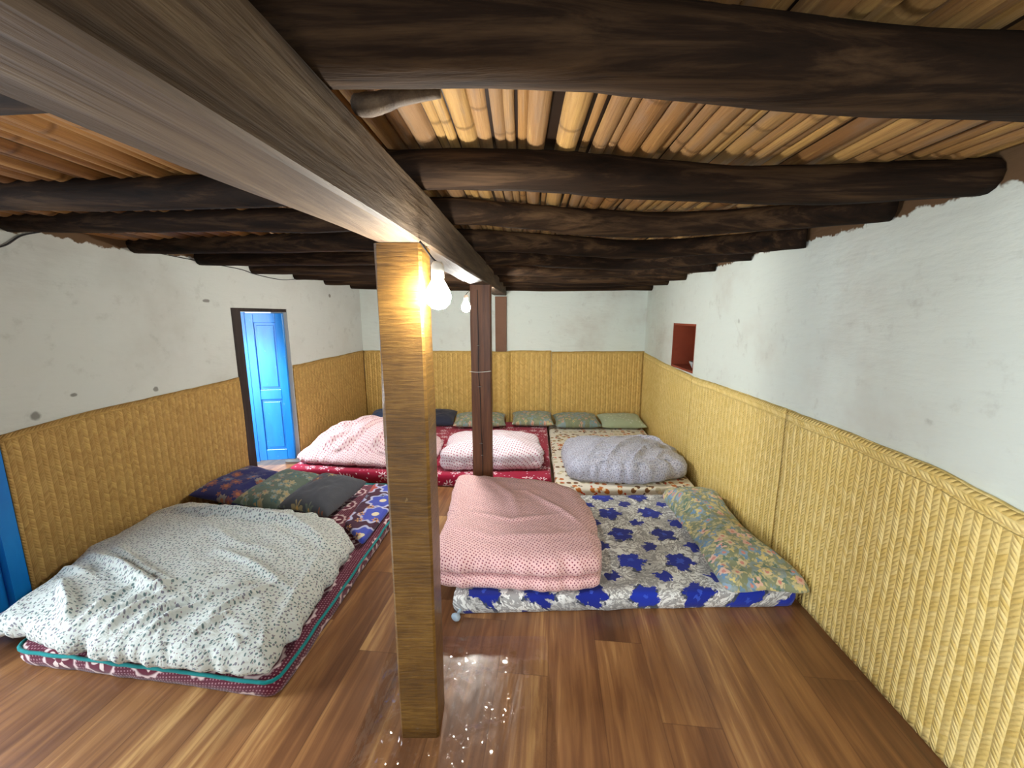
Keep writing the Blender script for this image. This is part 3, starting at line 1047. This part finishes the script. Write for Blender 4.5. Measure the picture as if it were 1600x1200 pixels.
# ------------------------------------------------------------------ cloth bodies
def poly_dist(px, py, pl):
    best = 1e9
    tt = 0
    n = len(pl) - 1
    for i in range(n):
        ax, ay = pl[i]
        bx, by = pl[i + 1]
        dx, dy = bx - ax, by - ay
        L = dx * dx + dy * dy
        t = max(0.0, min(1.0, ((px - ax) * dx + (py - ay) * dy) / L)) if L > 0 else 0
        d = math.hypot(px - ax - dx * t, py - ay - dy * t)
        if d < best:
            best = d
            tt = (i + t) / n
    return best, tt


def loft(name, outline, profile, dome, mat, parent=None, base=0.0, N=160, rings=34, wrinkle=(0.0, 5.0), side_wr=0.0, ridges=(), domepow=2.0, per=None,
         seed=0.0, ripple=None, zfun=None, edge_noise=0.0, hfun=None, smooth_outline=True, uvrot=0.0):
    """soft body: outline (closed xy), profile of (inset, height) from the underside rim up over the side, then a domed top"""
    if smooth_outline:
        dense = catmull([(p[0], p[1], 0) for p in outline], 24, True)
    else:
        dense = [Vector((p[0], p[1], 0)) for p in outline]
    # resample evenly
    L = [0.0]
    m = len(dense)
    for i in range(m):
        L.append(L[-1] + (dense[(i + 1) % m] - dense[i]).length)
    out = []
    k = 0
    for i in range(N):
        s = L[-1] * i / N
        while L[k + 1] < s:
            k += 1
        t = (s - L[k]) / max(1e-9, L[k + 1] - L[k])
        out.append(dense[k].lerp(dense[(k + 1) % m], t))
    cx = sum(p.x for p in out) / N
    cy = sum(p.y for p in out) / N
    ctr = Vector((cx, cy, 0))
    if edge_noise:
        for i, p in enumerate(out):
            d = (p - ctr).normalized()
            out[i] = p + d * edge_noise * (N3(p.x * 7 + seed, p.y * 7, 3.1) + 0.5 * N3(p.x * 19 + seed, p.y * 19, 5.1))
    verts, uvs, faces = [], [], []
    cr, sr = math.cos(uvrot), math.sin(uvrot)

    def uvp(x, y):
        return (x * cr - y * sr + seed * 0.37, x * sr + y * cr + seed * 0.61)
    # arc length of the side profile, to unroll uvs
    arc = [0.0]
    for (a, za), (b, zb) in zip(profile, profile[1:]):
        arc.append(arc[-1] + math.hypot(b - a, zb - za))
    tot = arc[-1]
    last_in, last_z = profile[-1]
    for j, (ins, z) in enumerate(profile):
        for i, p in enumerate(out):
            v = p - ctr
            R = v.length
            d = v / R
            q = ctr + d * (R - ins)
            zz = base + z
            if side_wr and 0 < j:
                w = side_wr * N3(p.x * 16 + seed, p.y * 16, z * 5)
                q = q + d * w
            if zfun:
                zz += zfun(q.x, q.y, z)
            verts.append((q.x, q.y, zz))
            u = ctr + d * (R - last_in + (tot - arc[j]))
            uvs.append(uvp(u.x, u.y))
    np_ = len(profile)
    for j in range(1, rings + 1):
        f = 1 - j / rings
        for i, p in enumerate(out):
            v = p - ctr
            R = v.length
            d = v / R
            q = ctr + d * (R - last_in) * f
            e = 1 - f
            zz = base + last_z + dome * (1 - f ** domepow)
            fall = min(1.0, e * 6)
            if wrinkle[0]:
                zz += wrinkle[0] * fall * (N3(q.x * wrinkle[1] + seed, q.y * wrinkle[1], 1.7) + 0.5 * N3(q.x * wrinkle[1] * 2.3 + seed, q.y * wrinkle[1] * 2.3, 4.7))
            if hfun:
                zz += hfun(q.x, q.y) * fall
            if ripple:
                ra, rang, rf, redge = ripple
                rc, rs = math.cos(rang), math.sin(rang)
                a1, a2 = q.x * rc + q.y * rs, -q.x * rs + q.y * rc
                rn = N3(a1 * rf + seed, a2 * rf * 0.22, 6.3)
                rn = 1.0 - 2.2 * abs(rn)
                zz += ra * rn * fall * ((1 - redge) + redge * max(0.0, 1 - e * 1.5))
            for (pl, amp, wid) in ridges:
                wid *= 0.72
                amp *= 1.8
                dd, tt = poly_dist(q.x, q.y, pl)
                if dd < wid * 3:
                    zz += amp * math.exp(-(dd / wid) ** 2) * (0.35 + 0.65 * math.sin(math.pi * min(1, max(0, tt)))) * min(1.0, 0.25 + e * 5)
            if zfun:
                zz += zfun(q.x, q.y, last_z)
            verts.append((q.x, q.y, zz))
            uvs.append(uvp(q.x, q.y))
            if j == rings:
                break
    for j in range(np_ + rings - 1):
        a = j * N
        b = (j + 1) * N
        lastring = (j == np_ + rings - 2)
        for i in range(N):
            i2 = (i + 1) % N
            if lastring:
                faces.append((a + i, a + i2, b))
            else:
                faces.append((a + i, a + i2, b + i2, b + i))
    faces.append(tuple(range(N))[::-1])
    # orientation: make outline counter-clockwise
    area = sum(out[i].x * out[(i + 1) % N].y - out[(i + 1) % N].x * out[i].y for i in range(N))
    if area < 0:
        faces = [tuple(reversed(f)) for f in faces]
    return mesh(name, verts, faces, mat, parent, uvs)


def rounded_quad(c, r, n=6):
    """quad corners (ccw or cw) with rounded corners, densified edges"""
    out = []
    m = len(c)
    for i in range(m):
        p0, p, p1 = Vector((*c[i - 1], 0)), Vector((*c[i], 0)), Vector((*c[(i + 1) % m], 0))
        a = p + (p0 - p).normalized() * r
        b = p + (p1 - p).normalized() * r
        for k in range(n + 1):
            t = k / n
            out.append(tuple(((1 - t) ** 2 * a + 2 * t * (1 - t) * p + t * t * b)[:2]))
        nb = p1 + (p - p1).normalized() * r
        for k in range(1, 14):
            out.append(tuple(b.lerp(nb, k / 14)[:2]))
    return out


def side_profile(h, bulge=0.012, top_r=0.02):
    return [(bulge + 0.015, 0.0), (bulge, 0.004), (0.004, h * 0.3), (0.0, h * 0.5), (0.004, h * 0.72), (top_r * 0.35, h - top_r * 0.45), (top_r, h - top_r * 0.08), (top_r * 2.2, h)]


def mattress(label, corners, h, mat, seed, r=0.05, piping=None, wr=0.004, uvrot=0.0):
    out = rounded_quad(corners, r)
    cx = sum(p[0] for p in corners) / 4
    cy = sum(p[1] for p in corners) / 4
    root = tag(empty('mattress', (0, 0, 0)), label, 'mattress', 'mattresses on the floor')
    root.location = (cx, cy, 0)
    inv = Vector((cx, cy, 0))
    body = loft('mattress_body', out, side_profile(h), 0.006, mat, root, 0.001, N=220, rings=22, wrinkle=(wr, 4.0), seed=seed, smooth_outline=False, edge_noise=0.008, side_wr=0.003, uvrot=uvrot)
    for v in body.data.vertices:
        v.co -= inv
    if piping is not None:
        n = len(body.data.vertices)
        N = 220
        loop = [body.data.vertices[5 * N + i].co.copy() for i in range(N)]
        bm = bmesh.new()
        loop2 = loop + loop[:1]
        c = Vector((0, 0, 0))
        ptsl = []
        for q in loop2:
            d = Vector((q.x, q.y, 0)).normalized()
            ptsl.append(q + d * 0.004 + Vector((0, 0, 0.004)))
        sweep(bm, ptsl, 0.0075, 8, cap=False)
        p = bm_obj('piping', bm, piping, root, True)
        p['label'] = 'teal piping along the upper edge'
    return root


mattress('maroon mattress with teal piping in the left foreground', [(-2.17, 1.50), (-0.925, 1.335), (-0.83, 3.2), (-2.28, 3.3)], 0.082, F_maroon, 1.0, 0.07, F_tealpipe)
mattress('white and grey mattress with blue roses by the right wall', [(-0.31, 1.795), (1.50, 1.85), (1.575, 3.0), (-0.24, 2.98)], 0.098, F_blueroses, 2.0, 0.05, uvrot=0.02)
mattress('crimson mattress with white flowers at the back left', [(-2.1, 3.50), (0.345, 3.245), (0.47, 5.17), (-1.93, 5.17)], 0.11, F_crimson, 3.0, 0.08, wr=0.006)
mattress('cream mattress with brown and orange leaves in the far right corner', [(0.365, 3.11), (1.555, 3.14), (1.70, 5.18), (0.49, 5.18)], 0.085, F_orangeleaf, 4.0, 0.06)

# --- duvets
RID = [
    ([(-2.255, 1.933), (-1.953, 1.805), (-1.705, 1.673), (-1.584, 1.63)], 0.030, 0.035),
    ([(-2.146, 1.98), (-1.839, 1.80), (-1.587, 1.68)], 0.016, 0.022),
    ([(-2.284, 1.825), (-2.046, 1.746)], 0.016, 0.025),
    ([(-1.577, 1.622), (-1.654, 1.542), (-1.70, 1.46), (-1.72, 1.40)], 0.022, 0.024),
    ([(-1.364, 1.582), (-1.466, 1.495), (-1.52, 1.42), (-1.55, 1.37)], 0.02, 0.02),
    ([(-1.221, 1.509), (-1.285, 1.455), (-1.33, 1.40), (-1.35, 1.36)], 0.018, 0.017),
    ([(-1.249, 1.70), (-1.365, 1.61), (-1.494, 1.55), (-1.6, 1.46), (-1.66, 1.39)], 0.02, 0.02),
    ([(-1.126, 1.709), (-1.229, 1.572), (-1.296, 1.495)], 0.014, 0.018),
    ([(-2.138, 1.70), (-1.96, 1.56), (-1.86, 1.45)], 0.034, 0.03),
    ([(-2.365, 2.48), (-2.003, 2.38), (-1.576, 2.31), (-1.315, 2.25), (-1.03, 2.06)], 0.034, 0.05),
    ([(-1.589, 1.956), (-1.298, 1.825), (-1.021, 1.673)], 0.014, 0.03),
    ([(-1.132, 1.42), (-1.075, 1.37)], 0.02, 0.015),
    ([(-1.03, 1.45), (-0.985, 1.39)], 0.02, 0.015),
    ([(-1.458, 1.46), (-1.42, 1.37)], 0.014, 0.016),
    ([(-1.9, 2.25), (-1.5, 2.0), (-1.25, 1.95)], 0.010, 0.04),
    ([(-1.05, 2.0), (-1.02, 1.7), (-1.0, 1.5)], 0.014, 0.03),
    ([(-1.75, 1.72), (-1.83, 1.6), (-1.86, 1.46)], 0.016, 0.02),
    ([(-1.45, 1.75), (-1.6, 1.66), (-1.77, 1.52), (-1.80, 1.43)], 0.016, 0.018),
]


def left_droop(x, y, z):
    return -0.075 * max(0.0, min(1.0, (-2.25 - x) / 0.13)) * max(0.0, min(1.0, (2.1 - y) / 0.3))


o = loft('duvet', [(-2.40, 1.60), (-2.15, 1.52), (-1.893, 1.443), (-1.607, 1.396), (-1.3, 1.36), (-1.0, 1.345), (-0.955, 1.42), (-0.945, 1.75), (-0.955, 2.05), (-0.985, 2.22), (-1.225, 2.46),
                   (-1.744, 2.59), (-2.36, 2.64), (-2.43, 2.3), (-2.44, 1.9)],
         [(0.05, 0.002), (0.01, 0.008), (0.0, 0.026), (0.004, 0.055), (0.016, 0.082), (0.04, 0.098)], 0.062, F_leafwhite, base=0.104, N=340, rings=110, wrinkle=(0.014, 3.2), ripple=(0.011, 0.75, 9.0, 0.55), side_wr=0.026, ridges=RID,
         seed=11.0, zfun=left_droop, edge_noise=0.022, domepow=3.5)
tag(o, 'rumpled white duvet with small teal leaf dots on the maroon mattress', 'duvet')

PRID = [
    ([(-0.35, 2.35), (0.0, 2.2), (0.3, 2.28)], 0.006, 0.03),
    ([(0.1, 2.6), (0.3, 2.35), (0.42, 2.15)], 0.006, 0.03),
    ([(-0.38, 2.15), (-0.1, 2.02), (0.2, 2.02), (0.42, 2.1)], 0.005, 0.04),
    ([(-0.2, 2.85), (0.0, 2.5), (0.05, 2.2)], 0.006, 0.05),
]
o = loft('duvet', [(-0.41, 1.885), (-0.1, 1.835), (0.2, 1.81), (0.40, 1.835), (0.475, 1.92), (0.51, 2.2), (0.51, 2.5), (0.42, 2.74), (0.18, 2.87), (-0.2, 2.93), (-0.41, 2.95), (-0.43, 2.7), (-0.41, 2.3)],
         [(0.06, 0.002), (0.02, 0.008), (0.002, 0.028), (0.0, 0.05), (0.01, 0.066), (0.04, 0.078), (0.062, 0.083), (0.045, 0.089), (0.012, 0.098), (0.0, 0.115), (0.002, 0.145), (0.014, 0.168), (0.04, 0.184), (0.08, 0.192)], 0.014,
         F_pink, base=0.104, N=240, rings=60, wrinkle=(0.012, 3.5), side_wr=0.012, ridges=PRID, seed=23.0, edge_noise=0.012, domepow=2.0)
tag(o, 'folded pink duvet with small red dots on the blue rose mattress', 'duvet')

o = loft('duvet', [(-2.08, 3.66), (-1.75, 3.56), (-1.35, 3.50), (-0.95, 3.46), (-0.76, 3.54), (-0.73, 3.9), (-0.8, 4.25), (-1.1, 4.5), (-1.6, 4.55), (-1.93, 4.4), (-2.07, 4.0)],
         [(0.06, 0.002), (0.02, 0.008), (0.0, 0.03), (0.01, 0.055), (0.05, 0.085), (0.1, 0.115)], 0.20, F_palepink, base=0.120, N=240, rings=70, wrinkle=(0.022, 4.0), ripple=(0.016, 0.35, 9.0, 0.2), side_wr=0.024,
         ridges=[([(-1.95, 3.75), (-1.6, 3.95), (-1.45, 4.2)], 0.03, 0.04), ([(-1.7, 3.6), (-1.45, 3.8), (-1.3, 4.1)], 0.03, 0.035), ([(-1.45, 3.52), (-1.2, 3.75), (-1.1, 4.0)], 0.03, 0.035),
                 ([(-1.2, 3.5), (-1.02, 3.7)], 0.025, 0.03), ([(-1.85, 3.65), (-1.62, 3.78)], 0.022, 0.025)],
         seed=31.0, edge_noise=0.02, domepow=2.2)
tag(o, 'heaped pale pink duvet at the left end of the crimson mattress, by the door', 'duvet')

o = loft('duvet', [(-0.64, 3.44), (-0.2, 3.42), (0.22, 3.43), (0.29, 3.5), (0.27, 3.75), (0.26, 4.0), (-0.1, 4.12), (-0.55, 4.1), (-0.66, 3.95), (-0.63, 3.7)],
         [(0.06, 0.002), (0.02, 0.008), (0.0, 0.035), (0.0, 0.07), (0.012, 0.1), (0.0, 0.125), (0.02, 0.16), (0.06, 0.185)], 0.06, F_rosewhite, base=0.120, N=220, rings=56, wrinkle=(0.014, 4.5), ripple=(0.006, 0.6, 12.0, 0.1), side_wr=0.018,
         seed=41.0, edge_noise=0.014)
tag(o, 'folded white duvet with rose dots behind the far post', 'duvet')

o = loft('duvet', [(0.53, 3.26), (0.8, 3.2), (1.1, 3.17), (1.5, 3.30), (1.575, 3.5), (1.55, 3.85), (1.3, 4.0), (0.9, 4.03), (0.57, 4.0), (0.50, 3.8), (0.50, 3.5)],
         [(0.06, 0.002), (0.02, 0.008), (0.0, 0.035), (0.002, 0.08), (0.006, 0.115), (0.03, 0.155), (0.07, 0.175)], 0.07, F_grey, base=0.094, N=260, rings=70, wrinkle=(0.012, 4.5), ripple=(0.014, -0.8, 11.0, 0.1), side_wr=0.024,
         ridges=[([(0.8, 3.25), (1.0, 3.5), (1.3, 3.7)], 0.016, 0.025), ([(1.0, 3.22), (1.2, 3.45), (1.45, 3.6)], 0.018, 0.025), ([(0.65, 3.3), (0.85, 3.6), (1.1, 3.8)], 0.014, 0.025),
                 ([(1.2, 3.25), (1.35, 3.4), (1.5, 3.45)], 0.016, 0.022), ([(1.15, 3.9), (1.4, 3.8), (1.52, 3.6)], 0.02, 0.03)],
         seed=53.0, edge_noise=0.016)
tag(o, 'folded lavender grey duvet on the cream leaf mattress', 'duvet')


# --- pillows
def pillow(label, c, w, d, h, rot, mat, base, seed, group=None, tilt=(0.0, 0.0), pinch=0.06, uvrot=0.0, flat=0.45, fold=0.012):
    nu, nv = 44, 30
    verts, uvs, faces = [], [], []
    cr, sr = math.cos(rot), math.sin(rot)
    ctr = (c[0], c[1], base)

    def P(u, v, s):
        x = w / 2 * u * (1 - pinch * (1 - v * v))
        y = d / 2 * v * (1 - pinch * 1.6 * (1 - u * u))
        e = max(0.0, (1 - u ** 4) * (1 - v ** 4))
        e = e ** 0.55
        z = h * (1 - flat) * e if s > 0 else -h * flat * e
        z0 = h * flat
        if s > 0:
            z += fold * e * (N3(u * 2.2 + seed, v * 2.2, 2.2) + 0.6 * N3(u * 6 + seed, v * 5, 4.1))
        zz = z0 + z + tilt[0] * x + tilt[1] * y
        return (x * cr - y * sr, x * sr + y * cr, zz)
    for s in (1, -1):
        for a in range(nu + 1):
            u = math.sin((a / nu * 2 - 1) * math.pi / 2)
            for b in range(nv + 1):
                v = math.sin((b / nv * 2 - 1) * math.pi / 2)
                verts.append(P(u, v, s))
                uvs.append((w / 2 * u + seed, d / 2 * v + seed * 0.7))
    off = (nu + 1) * (nv + 1)
    idx = lambda s, a, b: s * off + a * (nv + 1) + b
    for a in range(nu):
        for b in range(nv):
            faces.append((idx(0, a, b), idx(0, a + 1, b), idx(0, a + 1, b + 1), idx(0, a, b + 1)))
            faces.append((idx(1, a, b), idx(1, a, b + 1), idx(1, a + 1, b + 1), idx(1, a + 1, b)))
    me = bpy.data.meshes.new('pillow')
    me.from_pydata(verts, [], faces)
    lay = me.uv_layers.new(name='uv')
    for lp in me.loops:
        lay.data[lp.index].uv = uvs[lp.vertex_index]
    bm = bmesh.new()
    bm.from_mesh(me)
    bmesh.ops.remove_doubles(bm, verts=bm.verts, dist=1e-5)
    bm.to_mesh(me)
    bm.free()
    for p in me.polygons:
        p.use_smooth = True
    o = link('pillow', me, mat)
    o.location = ctr
    return tag(o, label, 'pillow', group)


G1 = 'pillows along the back wall'
pillow('faded blue pillow in the far left corner', (-1.57, 5.05), 0.60, 0.40, 0.15, 0.02, F_navy, 0.132, 1, G1, tilt=(0, 0.16))
pillow('charcoal navy pillow next to the faded blue pillow', (-0.99, 5.06), 0.50, 0.38, 0.14, -0.02, F_charcoal, 0.132, 2, G1, tilt=(0, 0.2))
pillow('green floral pillow behind the far post', (-0.41, 4.96), 0.66, 0.40, 0.13, 0.03, F_greenfloral, 0.132, 3, G1, tilt=(0, 0.1))
pillow('green floral pillow between the far post and the cream mattress', (0.265, 5.03), 0.53, 0.42, 0.13, -0.02, F_greenfloral, 0.132, 14.3, G1, tilt=(0, 0.1))
pillow('green floral pillow directly left of the plain sage pillow', (0.84, 5.03), 0.58, 0.42, 0.13, 0.0, F_greenfloral, 0.108, 25.7, G1, tilt=(0, 0.1))
pillow('plain sage green pillow in the far right corner', (1.42, 5.02), 0.56, 0.42, 0.12, -0.03, F_sage, 0.108, 6, G1, tilt=(0, 0.12))

G2 = 'pillows at the head of the maroon mattress'
pillow('navy floral pillow leaning on the left wall mat', (-2.14, 2.985), 0.38, 0.58, 0.13, -0.15, F_navyfloral, 0.122, 7, G2, tilt=(-0.16, 0.0))
pillow('dull green floral pillow between the navy and charcoal pillows', (-1.77, 2.895), 0.375, 0.56, 0.14, -0.17, F_tealfloral, 0.122, 8, G2, tilt=(-0.10, 0.04))
pillow('charcoal pillow with faded flowers beside the blue anemone quilt', (-1.40, 2.80), 0.38, 0.52, 0.15, -0.17, F_greyfloral, 0.124, 9, G2, tilt=(-0.10, 0.05))

o = loft('quilt', rounded_quad([(-1.13, 2.47), (-0.925, 2.25), (-0.86, 3.05), (-1.14, 3.12)], 0.035),
         [(0.02, 0.0), (0.006, 0.006), (0.0, 0.02), (0.004, 0.034), (0.02, 0.044)], 0.004, F_quilt, base=0.098, N=160, rings=18, wrinkle=(0.004, 5), seed=3.3, smooth_outline=False, edge_noise=0.004)
tag(o, 'flat folded quilt with large blue anemones on maroon, beside the near post', 'quilt')

o = loft('bolster_pillow', [(1.10, 1.80), (1.3, 1.805), (1.50, 1.80), (1.505, 2.1), (1.525, 2.5), (1.55, 2.85), (1.5, 2.96), (1.3, 2.97), (1.17, 2.90), (1.14, 2.6), (1.13, 2.3), (1.10, 2.0)],
         [(0.06, 0.004), (0.02, 0.014), (0.0, 0.03), (0.012, 0.05), (0.04, 0.075), (0.08, 0.09)], 0.05, F_sagefloral, base=0.106, N=200, rings=40, wrinkle=(0.010, 5.0), side_wr=0.01, seed=61.0, edge_noise=0.01,
         hfun=lambda x, y: 0.035 * math.exp(-((y - 2.72) / 0.22) ** 2) - 0.018 * math.exp(-((y - 2.42) / 0.06) ** 2) - 0.03 * max(0, (2.0 - y) / 0.2))
tag(o, 'long olive floral pillow lying along the right wall', 'pillow')

# knotted corner of the mattress cover
bm = bmesh.new()
rr = sweep(bm, catmull([(-0.262, 1.80, 0.03), (-0.272, 1.775, 0.026), (-0.278, 1.757, 0.027), (-0.286, 1.742, 0.026)], 4), [0.010, 0.009, 0.008, 0.008, 0.009, 0.014, 0.018, 0.022, 0.024, 0.025, 0.024, 0.021, 0.012], 10, squash=0.8)
o = bm_obj('cover_knot', bm, M_knot, None, True)
for ob in COL.objects:
    if ob.get('label', '').startswith('white and grey mattress'):
        o.parent = ob
        o.location = -ob.location
        break

# ------------------------------------------------------------------ clear plastic film over the floor by the near post
verts, faces = [], []
nx, ny = 170, 190
rf = random.Random(5)
FOLDS = []
for lam_, n_, sl_ in ((0.19, 3, 0.13), (0.085, 4, 0.16), (0.045, 3, 0.12)):
    for _ in range(n_):
        an_ = rf.uniform(0, math.pi)
        FOLDS.append((math.cos(an_), math.sin(an_), lam_ * rf.uniform(0.8, 1.25), rf.random(), sl_ * rf.uniform(0.6, 1.2)))
X0, X1, YA, YB = -0.56, 0.16, 0.62, 1.66
for a in range(nx + 1):
    for b in range(ny + 1):
        px = X0 + (X1 - X0) * a / nx
        py = YA + (YB - YA) * b / ny
        dx = max(-0.41 - px, 0, px + 0.255)
        dy = max(1.19 - py, 0, py - 1.345)
        dpost = math.hypot(dx, dy)
        ed = min(a, nx - a, b, ny - b) / 22.0
        amp = math.exp(-dpost / 0.22) * min(1, ed)
        wx = px + 0.02 * N3(px * 9, py * 9, 1.0)
        wy = py + 0.02 * N3(px * 9, py * 9, 8.0)
        zz = 0.0
        for (dxk, dyk, lam, phs, slope) in FOLDS:
            q = ((wx * dxk + wy * dyk) / lam + phs) % 1.0
            zz += slope * lam * abs(q - 0.5)
        zz = 0.003 + zz * amp
        verts.append((px, py, zz))
inpost = set()
for a in range(nx):
    for b in range(ny):
        px = X0 + (X1 - X0) * (a + 0.5) / nx
        py = YA + (YB - YA) * (b + 0.5) / ny
        if -0.415 < px < -0.25 and 1.19 < py < 1.35:
            continue
        q = a * (ny + 1) + b
        faces.append((q, q + ny + 1, q + ny + 2, q + 1))
tag(mesh('plastic_film', verts, faces, M_film, smooth=False), 'crumpled clear plastic film on the floor around the foot of the near post', 'plastic film')


# ------------------------------------------------------------------ lamps
def light_bulb(label, c, mat, r, cord):
    root = tag(empty('light_bulb', c), label, 'light bulb', 'bare light bulbs')
    bm = bmesh.new()
    prof = [(0.0, -r), (r * 0.5, -r * 0.87), (r * 0.87, -r * 0.5), (r, 0.0), (r * 0.9, r * 0.45), (r * 0.62, r * 0.95), (r * 0.42, r * 1.3), (r * 0.4, r * 1.45)]
    seg = 24
    rings = []
    for (pr, pz) in prof[1:]:
        rings.append([bm.verts.new((pr * math.cos(2 * math.pi * k / seg), pr * math.sin(2 * math.pi * k / seg), pz)) for k in range(seg)])
    bot = bm.verts.new((0, 0, -r))
    for k in range(seg):
        bm.faces.new((bot, rings[0][(k + 1) % seg], rings[0][k]))
    for A, B in zip(rings, rings[1:]):
        for k in range(seg):
            bm.faces.new((A[k], A[(k + 1) % seg], B[(k + 1) % seg], B[k]))
    bm.faces.new(rings[-1])
    bm_obj('glass_globe', bm, mat, root, True)
    bm = bmesh.new()
    sweep(bm, [(0, 0, r * 1.2), (0, 0, r * 1.5), (0, 0, r * 2.3), (0, 0, r * 2.6)], [0.017, 0.019, 0.019, 0.012], 16)
    bm_obj('socket', bm, M_white_plastic, root, True)
    bm = bmesh.new()
    sweep(bm, catmull([(0, 0, r * 2.55)] + [tuple(Vector(p) - Vector(c)) for p in cord], 5), 0.003, 6)
    bm_obj('cord', bm, M_black, root, True)
    return root


light_bulb('glowing bare bulb hanging at the near post', (-0.216, 1.188, 1.558), M_bulb1, 0.038, [(-0.232, 1.186, 1.67), (-0.262, 1.18, 1.712)])
light_bulb('glowing bare bulb hanging from the beam just left of the far post', (-0.375, 3.30, 1.575), M_bulb2, 0.038, [(-0.365, 3.30, 1.69), (-0.30, 3.30, 1.744)])


# ------------------------------------------------------------------ wiring
def cable(label, pts, r=0.004, per=8):
    bm = bmesh.new()
    sweep(bm, catmull(pts, per), r, 6)
    return tag(bm_obj('electric_cable', bm, M_black, None, True), label, 'cable')


cable('black cable slanting up the left wall to the ceiling above the near blue door', [(LWx(y) + 0.008, y, z) for y, z in ((1.75, 1.79), (1.95, 1.82), (2.06, 1.845), (2.138, 1.91), (2.217, 1.945))])
cable('thin sagging wire under the joists above the far blue door', [(LWx(y) + 0.010, y, z) for y, z in ((2.75, 1.93), (3.059, 1.915), (3.268, 1.905), (3.476, 1.895), (3.639, 1.868), (3.94, 1.852), (4.213, 1.892))], 0.0035)
root = tag(empty('electric_wire', (-0.24, P2[2], 1.0)), 'thin wire nailed down the face of the far post', 'wire')
bm = bmesh.new()
yy = P2[2] - 0.004
c0 = Vector((-0.24, P2[2], 1.0))
sweep(bm, [Vector(p) - c0 for p in catmull([(-0.262, yy, 1.70), (-0.258, yy, 1.35), (-0.262, yy, 1.1), (-0.25, yy, 0.9), (-0.245, yy, 0.6), (-0.237, yy, 0.36), (-0.24, yy, 0.1)], 6)], 0.0025, 6)
bm_obj('wire_run', bm, M_black, root, True)
for (x_, z_, w_) in ((-0.258, 1.28, 0.012), (-0.252, 0.96, 0.016), (-0.247, 0.50, 0.012), (-0.240, 0.40, 0.008)):
    bm = bmesh.new()
    sweep(bm, [(x_ - w_ - c0.x, -0.006, z_ - c0.z), (x_ - c0.x, -0.008, z_ + 0.003 - c0.z), (x_ + w_ - c0.x, -0.006, z_ - c0.z)], 0.0025, 6)
    bm_obj('cable_clip', bm, M_steel, root, True)
bm = bmesh.new()
sweep(bm, catmull([(P2[0] - 0.012, P2[2] - 0.006, 1.082), (-0.28, P2[2] - 0.006, 1.076), (-0.22, P2[2] - 0.006, 1.078), (P2[1] - 0.002, P2[2] - 0.006, 1.084)], 5), 0.0025, 6)
tag(bm_obj('nail_string', bm, M_white_plastic, None, True), 'pale string stretched across the face of the far post', 'string')


# ------------------------------------------------------------------ things in the niche
def lathe(bm, prof, c, seg=20):
    rings = [[bm.verts.new((c[0] + r * math.cos(2 * math.pi * k / seg), c[1] + r * math.sin(2 * math.pi * k / seg), c[2] + z)) for k in range(seg)] for r, z in prof]
    for A, B in zip(rings, rings[1:]):
        for k in range(seg):
            bm.faces.new((A[k], A[(k + 1) % seg], B[(k + 1) % seg], B[k]))
    bm.faces.new(rings[0][::-1])
    bm.faces.new(rings[-1])


nz0 = NI[2] + 0.0205
bm = bmesh.new()
lathe(bm, [(0.035, 0), (0.05, 0.012), (0.075, 0.06), (0.08, 0.075), (0.072, 0.075), (0.06, 0.04), (0.02, 0.02)], (RWx(3.72) + 0.10, 3.74, nz0))
tag(bm_obj('bowl', bm, M_palepot, None, True), 'small pale tin bowl in the wall niche', 'bowl')
bm = bmesh.new()
lathe(bm, [(0.03, 0), (0.038, 0.02), (0.04, 0.11), (0.03, 0.15), (0.014, 0.18), (0.014, 0.22), (0.018, 0.225), (0.012, 0.23)], (RWx(3.86) + 0.16, 3.87, nz0))
tag(bm_obj('bottle', bm, M_greenish, None, True), 'small dull olive bottle behind the bowl in the wall niche', 'bottle')
